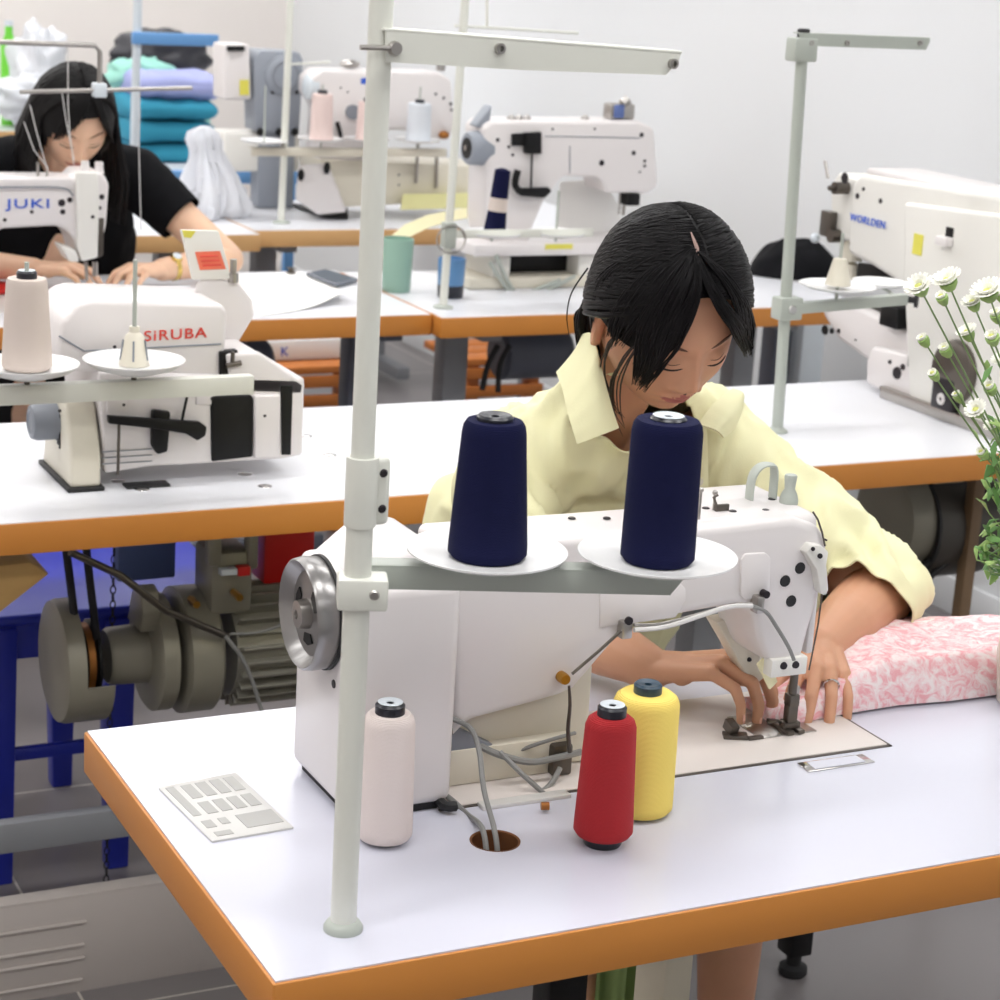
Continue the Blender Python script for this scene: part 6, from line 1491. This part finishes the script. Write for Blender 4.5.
def hair2():
    nu, nv = 70, 50; c = MB('hair2'); t = bmesh.new(); gr = {}
    def dirn(i, j): a, p_ = 2*pi*i/nu, pi*j/nv; return V((sin(p_)*sin(a), sin(p_)*cos(a), cos(p_)))
    for i in range(nu):
        for j in range(nv+1): gr[i, j] = t.verts.new(HE.s(dirn(i, j), .0135, False))
    for i in range(nu):
        for j in range(nv):
            d = dirn(i+.5, j+.5)
            if d.z < -.55 or (d.y > .1 and (d.x/.80)**2+((d.z+.25)/.86)**2 < 1): continue
            try: t.faces.new((gr[i, j], gr[i, j+1], gr[(i+1) % nu, j+1], gr[(i+1) % nu, j]))
            except Exception: pass
    bmesh.ops.delete(t, geom=[v for v in t.verts if not v.link_faces], context='VERTS'); bmesh.ops.remove_doubles(t, verts=t.verts[:], dist=1e-6)
    c._merge(t); rs = random.Random(14)
    # long strands from the parting down both sides over the shoulders
    ends = {1: [(50, 100), (30, 150), (22, 190), (26, 240)], -1: [(118, 95), (136, 140), (140, 185), (138, 235)]}
    for k in range(260):
        side = 1 if k % 2 else -1; s0 = rs.random(); a = V((rs.uniform(-.02, .02), .62-1.2*s0, .8+.2*s0)).normalized()
        m = V((side*.95, .30-.8*s0, .30)).normalized()
        P = []
        for q in range(6):
            u = q/5; d = (a*(1-u)+m*u+V((0, 0, .25*sin(pi*u)))).normalized(); P.append(HE.s(d, .0145+rs.uniform(-.001, .002), False))
        p = P[-1]; back = s0
        e = V((p.x-side*(.010+.02*rs.random())*1.0*(-1), p.y+.02+.10*back, p.z)); 
        f = rs.uniform(.8, 1.1)
        o_ = .35 if side > 0 else .8; f *= .72 if side > 0 else 1
        P += [p+V((-side*.014*o_, .01+.04*back, -.07*f)), p+V((-side*(.022+.02*rs.random())*o_, .02+.08*back, -.15*f)), p+V((-side*(.012+.03*rs.random())*o_, .03+.10*back, -.225*f))]
        c.tube(P, [.002, .004, .005, .0055, .0055, .0055, .006, .006, .003], 5)
    c.ang = 180; c.build('hair', P2)
    rs = random.Random(15); b = MB('hair2')
    for k in range(150):
        t_ = rs.random()
        if t_ < .68: x1, y1 = 52+34*t_/.68+rs.uniform(-2, 2), 138-24*(t_/.68)**2
        else: x1, y1 = 100+14*(t_-.68)/.32, 118+26*((t_-.68)/.32)
        x0 = 90+rs.uniform(-2, 2)
        b.tube([HE.px(x0, 88, .018), HE.px(x0*.6+x1*.4, 100, .019), HE.px(x0*.25+x1*.75, 100+(y1-100)*.55, .016), HE.px(x1, y1+rs.uniform(-3, 3), .011)], [.001, .0026, .0026, .0008], 5, smooth=3)
    b.ang = 180; b.build('fringe', P2)
hair2()
# ---------------------------------------------------------------- seats and things under the front table
def bench(name, label, x0, x1, y0, y1, z, lx, ly, m='black', rad=.02):
    t = thing(name, label, 'stool', ((x0+x1)/2, (y0+y1)/2, 0))
    MB(m).box(x0, x1, y0, y1, z-.035, z, .01, 3).build('seat', t)
    for x in lx:
        for y in ly:
            MB(m).box(x-rad, x+rad, y-rad, y+rad, .035, z-.03, .003).build('leg', t)
            MB('rubber').lathe([(0, 0), (.020, 0), (.023, .004), (.022, .014), (.012, .018), (.012, .04), (0, .04)], (x-.002, y-.004, 0), seg=24).build('glide', t)
    return t
q = aZ(792, 972, 0)
bench('bench', 'black bench with square legs below the person in yellow', 1.02, q.x+.04, 2.30, 2.62, .455, (1.10, q.x), (q.y, 2.58))
bench('stool', 'dark stool below the person in black', 1.0, 1.4, 4.78, 5.10, .40, (1.06, 1.34), (4.82, 5.04), 'rubber')
# green cloth and dark pedal under the front table
a, c = aY(597, 975, 1.99), aY(655, 965, 1.99)
b = MB('cloth_green')
b.grid(lambda u, v: V((a.x+(c.x-a.x)*u, 1.99+.012*sin(u*14), .705-(.705-.10)*v)), 24, 12, .004); b.ang = 80
t = thing('hanging_cloth', 'green cloth hanging below the front table next to the pale table leg', 'cloth', (a.x, 1.99, .1)); b.build('cloth', t)
a, c = aY(550, 985, 1.90), aY(590, 975, 1.90)
t = thing('control_box', 'black machine control box hanging below the front table', 'control box', ((a.x+c.x)/2, 2.05, .3))
MB('black').box(a.x, c.x, 1.90, 1.945, .22, .706, .006).build('housing', t); MB('cable').tube([(a.x+.03, 1.92, .39), (a.x+.035, 1.92, .3), (a.x+.06, 1.93, .15)], .004, smooth=4).build('cable', t)
# ---------------------------------------------------------------- flowers in a vase at the table end
VX, VY = aY(1012, 600, 1.70).x+.045, 1.705
FV = thing('vase', 'cream vase on the front table holding white chrysanthemums', 'vase', (VX, VY, .75))
MB('vase').lathe([(0, 0), (.030, 0), (.034, .004), (.040, .06), (.034, .13), (.030, .15), (.0275, .15), (.030, .13), (.036, .06), (.030, .01), (0, .008)], (VX, VY, .752), seg=40).build('body', FV)
def flowers():
    rs = random.Random(11); m0 = V((VX, VY, .90))
    heads = [(922, 292, 1.62, 1.1, 1), (950, 287, 1.70, 1.25, 1), (944, 302, 1.66, .8, 0), (975, 308, 1.68, .9, 2), (990, 298, 1.66, 1.3, 1), (998, 320, 1.70, .9, 0), (970, 338, 1.72, .9, 1), (926, 344, 1.74, .8, 0), (994, 342, 1.64, .95, 0),
             (948, 354, 1.72, .9, 0), (992, 392, 1.68, .9, 0), (979, 414, 1.64, .9, 1), (936, 378, 1.66, .7, 0), (985, 456, 1.68, .8, 0), (1006, 366, 1.70, 1., 1), (1004, 300, 1.74, 1., 1), (960, 400, 1.74, .7, 0), (996, 430, 1.7, .8, 1)]
    for i, (x, y, Y, s, kind) in enumerate(heads):
        p = aY(x, y, Y); st = m0+V((rs.uniform(-.018, .018), rs.uniform(-.018, .018), -.06)); mid = m0.lerp(p, .45)+V((.018*(1 if x > 960 else .4), 0, .0)); mid.x += .012
        where = ('topmost', 'small', 'low', 'tall')[i % 4]
        t = thing('chrysanthemum', FL[i], 'flower', st)
        up = (p-mid).normalized()
        MB('stem').tube([st, m0+V((rs.uniform(-.012, .012), rs.uniform(-.012, .012), 0)), mid, p-up*.004], [.0013, .0013, .0011, .0009], 6, smooth=6).build('stem', t)
        cb = MB('leaf_light'); cb.lathe([(0, -.004), (.004*s, -.003), (.0075*s, .003), (.0078*s, .007), (0, .008)], p, up, 14); cb.build('calyx', t)
        u = up.orthogonal().normalized(); w = up.cross(u); R0 = .0125*s if kind else .0088*s
        n = 20 if kind else 12; pb = MB('petal')
        for ring in range(3 if kind else 2):
            for k in range(n):
                a = 2*pi*(k+.5*ring)/n+rs.uniform(-.08, .08); o = u*cos(a)+w*sin(a); tilt = (.62, .95, 1.25)[ring] if kind else (1.1, 1.4)[ring]
                d_ = (o*cos(tilt)+up*sin(tilt)).normalized(); b0 = p+up*.005+o*.003*s; ln = R0*(1.0, .85, .6)[ring]
                pb.tube([b0, b0+d_*ln*.5+up*.001, b0+d_*ln], [.0012*s, .0026*s, .0010*s], 5, flat=o.cross(up).cross(d_) if o.cross(up).length > 0 else None)
        pb.build('petals', t)
        MB('petal_core').ball(p+up*.008, .0042*s, 10, (1, 1, .7)).build('flower_centre', t)
        # narrow leaves along the stem
        for k in range(3 if i % 2 else 2):
            f = rs.uniform(.25, .85); q = (m0.lerp(mid, f*1.6) if f < .6 else mid.lerp(p, (f-.6)/.4*.8)); dr = (V((rs.uniform(-1, .6), rs.uniform(-1, .6), rs.uniform(.1, .9)))).normalized(); ln = rs.uniform(.014, .030)
            MB('leaf' if k % 2 else 'leaf_light').tube([q, q+dr*ln*.5+V((0, 0, .003)), q+dr*ln], [.0006, .0042, .0006], 6, flat=V((0, 0, 1))).build('leaf', t)
    # leafy mass at the mouth of the vase
    LB = thing('foliage', 'dense green leaves crowding the mouth of the cream vase', 'leaves', m0-V((0, 0, .02)))
    for k in range(90):
        py = 575-150*rs.random()**1.5; px = 1014-rs.uniform(0, 16+ (py-400)*.14); Y = rs.uniform(1.64, 1.76); q = aY(px, py, Y); st = m0.lerp(q, .55)
        dr = V((rs.uniform(-1, .5), rs.uniform(-1, .4), rs.uniform(-.5, .8))).normalized(); ln = rs.uniform(.012, .028)
        b = MB('leaf' if k % 3 else 'leaf_light'); b.tube([m0+V((0, 0, -.01)), st, q], .0008, 4); b.tube([q, q+dr*ln*.45+V((0, 0, .004)), q+dr*ln], [.0008, rs.uniform(.0030, .0065), .0008], 7, flat=V((rs.uniform(-.4, .4), rs.uniform(-.8, .2), 1))); b.build('leaf', LB)
FL = ['open white flower leaning furthest out over the rail end', 'large open white flower just beyond the black rail knob', 'small closed white bud under the large open flower', 'yellowish bud beside the largest open flower',
      'largest open white flower at the top of the bouquet', 'green tipped bud low beside the largest open flower', 'half open white flower in the middle of the bouquet', 'single green bud reaching out low on its own stem', 'round bud close below the green tipped one',
      'small bud over the dark feed wheel', 'pale bud half way down the bouquet near the frame edge', 'half open flower above the leafy mass', 'small green bud against the rating plate of the white machine', 'lowest pale bud among the leaves',
      'flower at the outer side of the bouquet, mid height', 'flower at the outer side of the bouquet, near the top', 'tiny bud in front of the gear box of the white machine', 'low half open flower buried in leaves at the outer side']
flowers()
GR = {'thread_cone': 'thread cones standing on the tables and stands', 'thread_stand': 'thread stands of the sewing places', 'sewing_table': 'sewing tables set out in rows', 'sewing_machine': 'sewing machines on the tables',
      'chrysanthemum': 'white chrysanthemums in the cream vase', 'paper_sheet': 'papers on the phone table', 'fabric_scrap': 'fabric scraps by the machine with blue lettering', 'clutch_motor': 'clutch motors hanging under the second row', 'plastic_bag': 'plastic bags at the back of the room',
      'wooden_bench': 'orange wooden benches under the third row', 'machine_motor': 'motors under the third row', 'tumbler': 'drinking cups on the third table', 'folded_fabric': 'folded fabrics on the far table', 'side_panel': 'upright boards under the wall end of the third row'}
for o in scn.objects:
    if o.parent is None and 'group' not in o.keys() and o.name.split('.')[0] in GR and 'label' in o.keys(): o['group'] = GR[o.name.split('.')[0]]
bpy.context.view_layer.update()
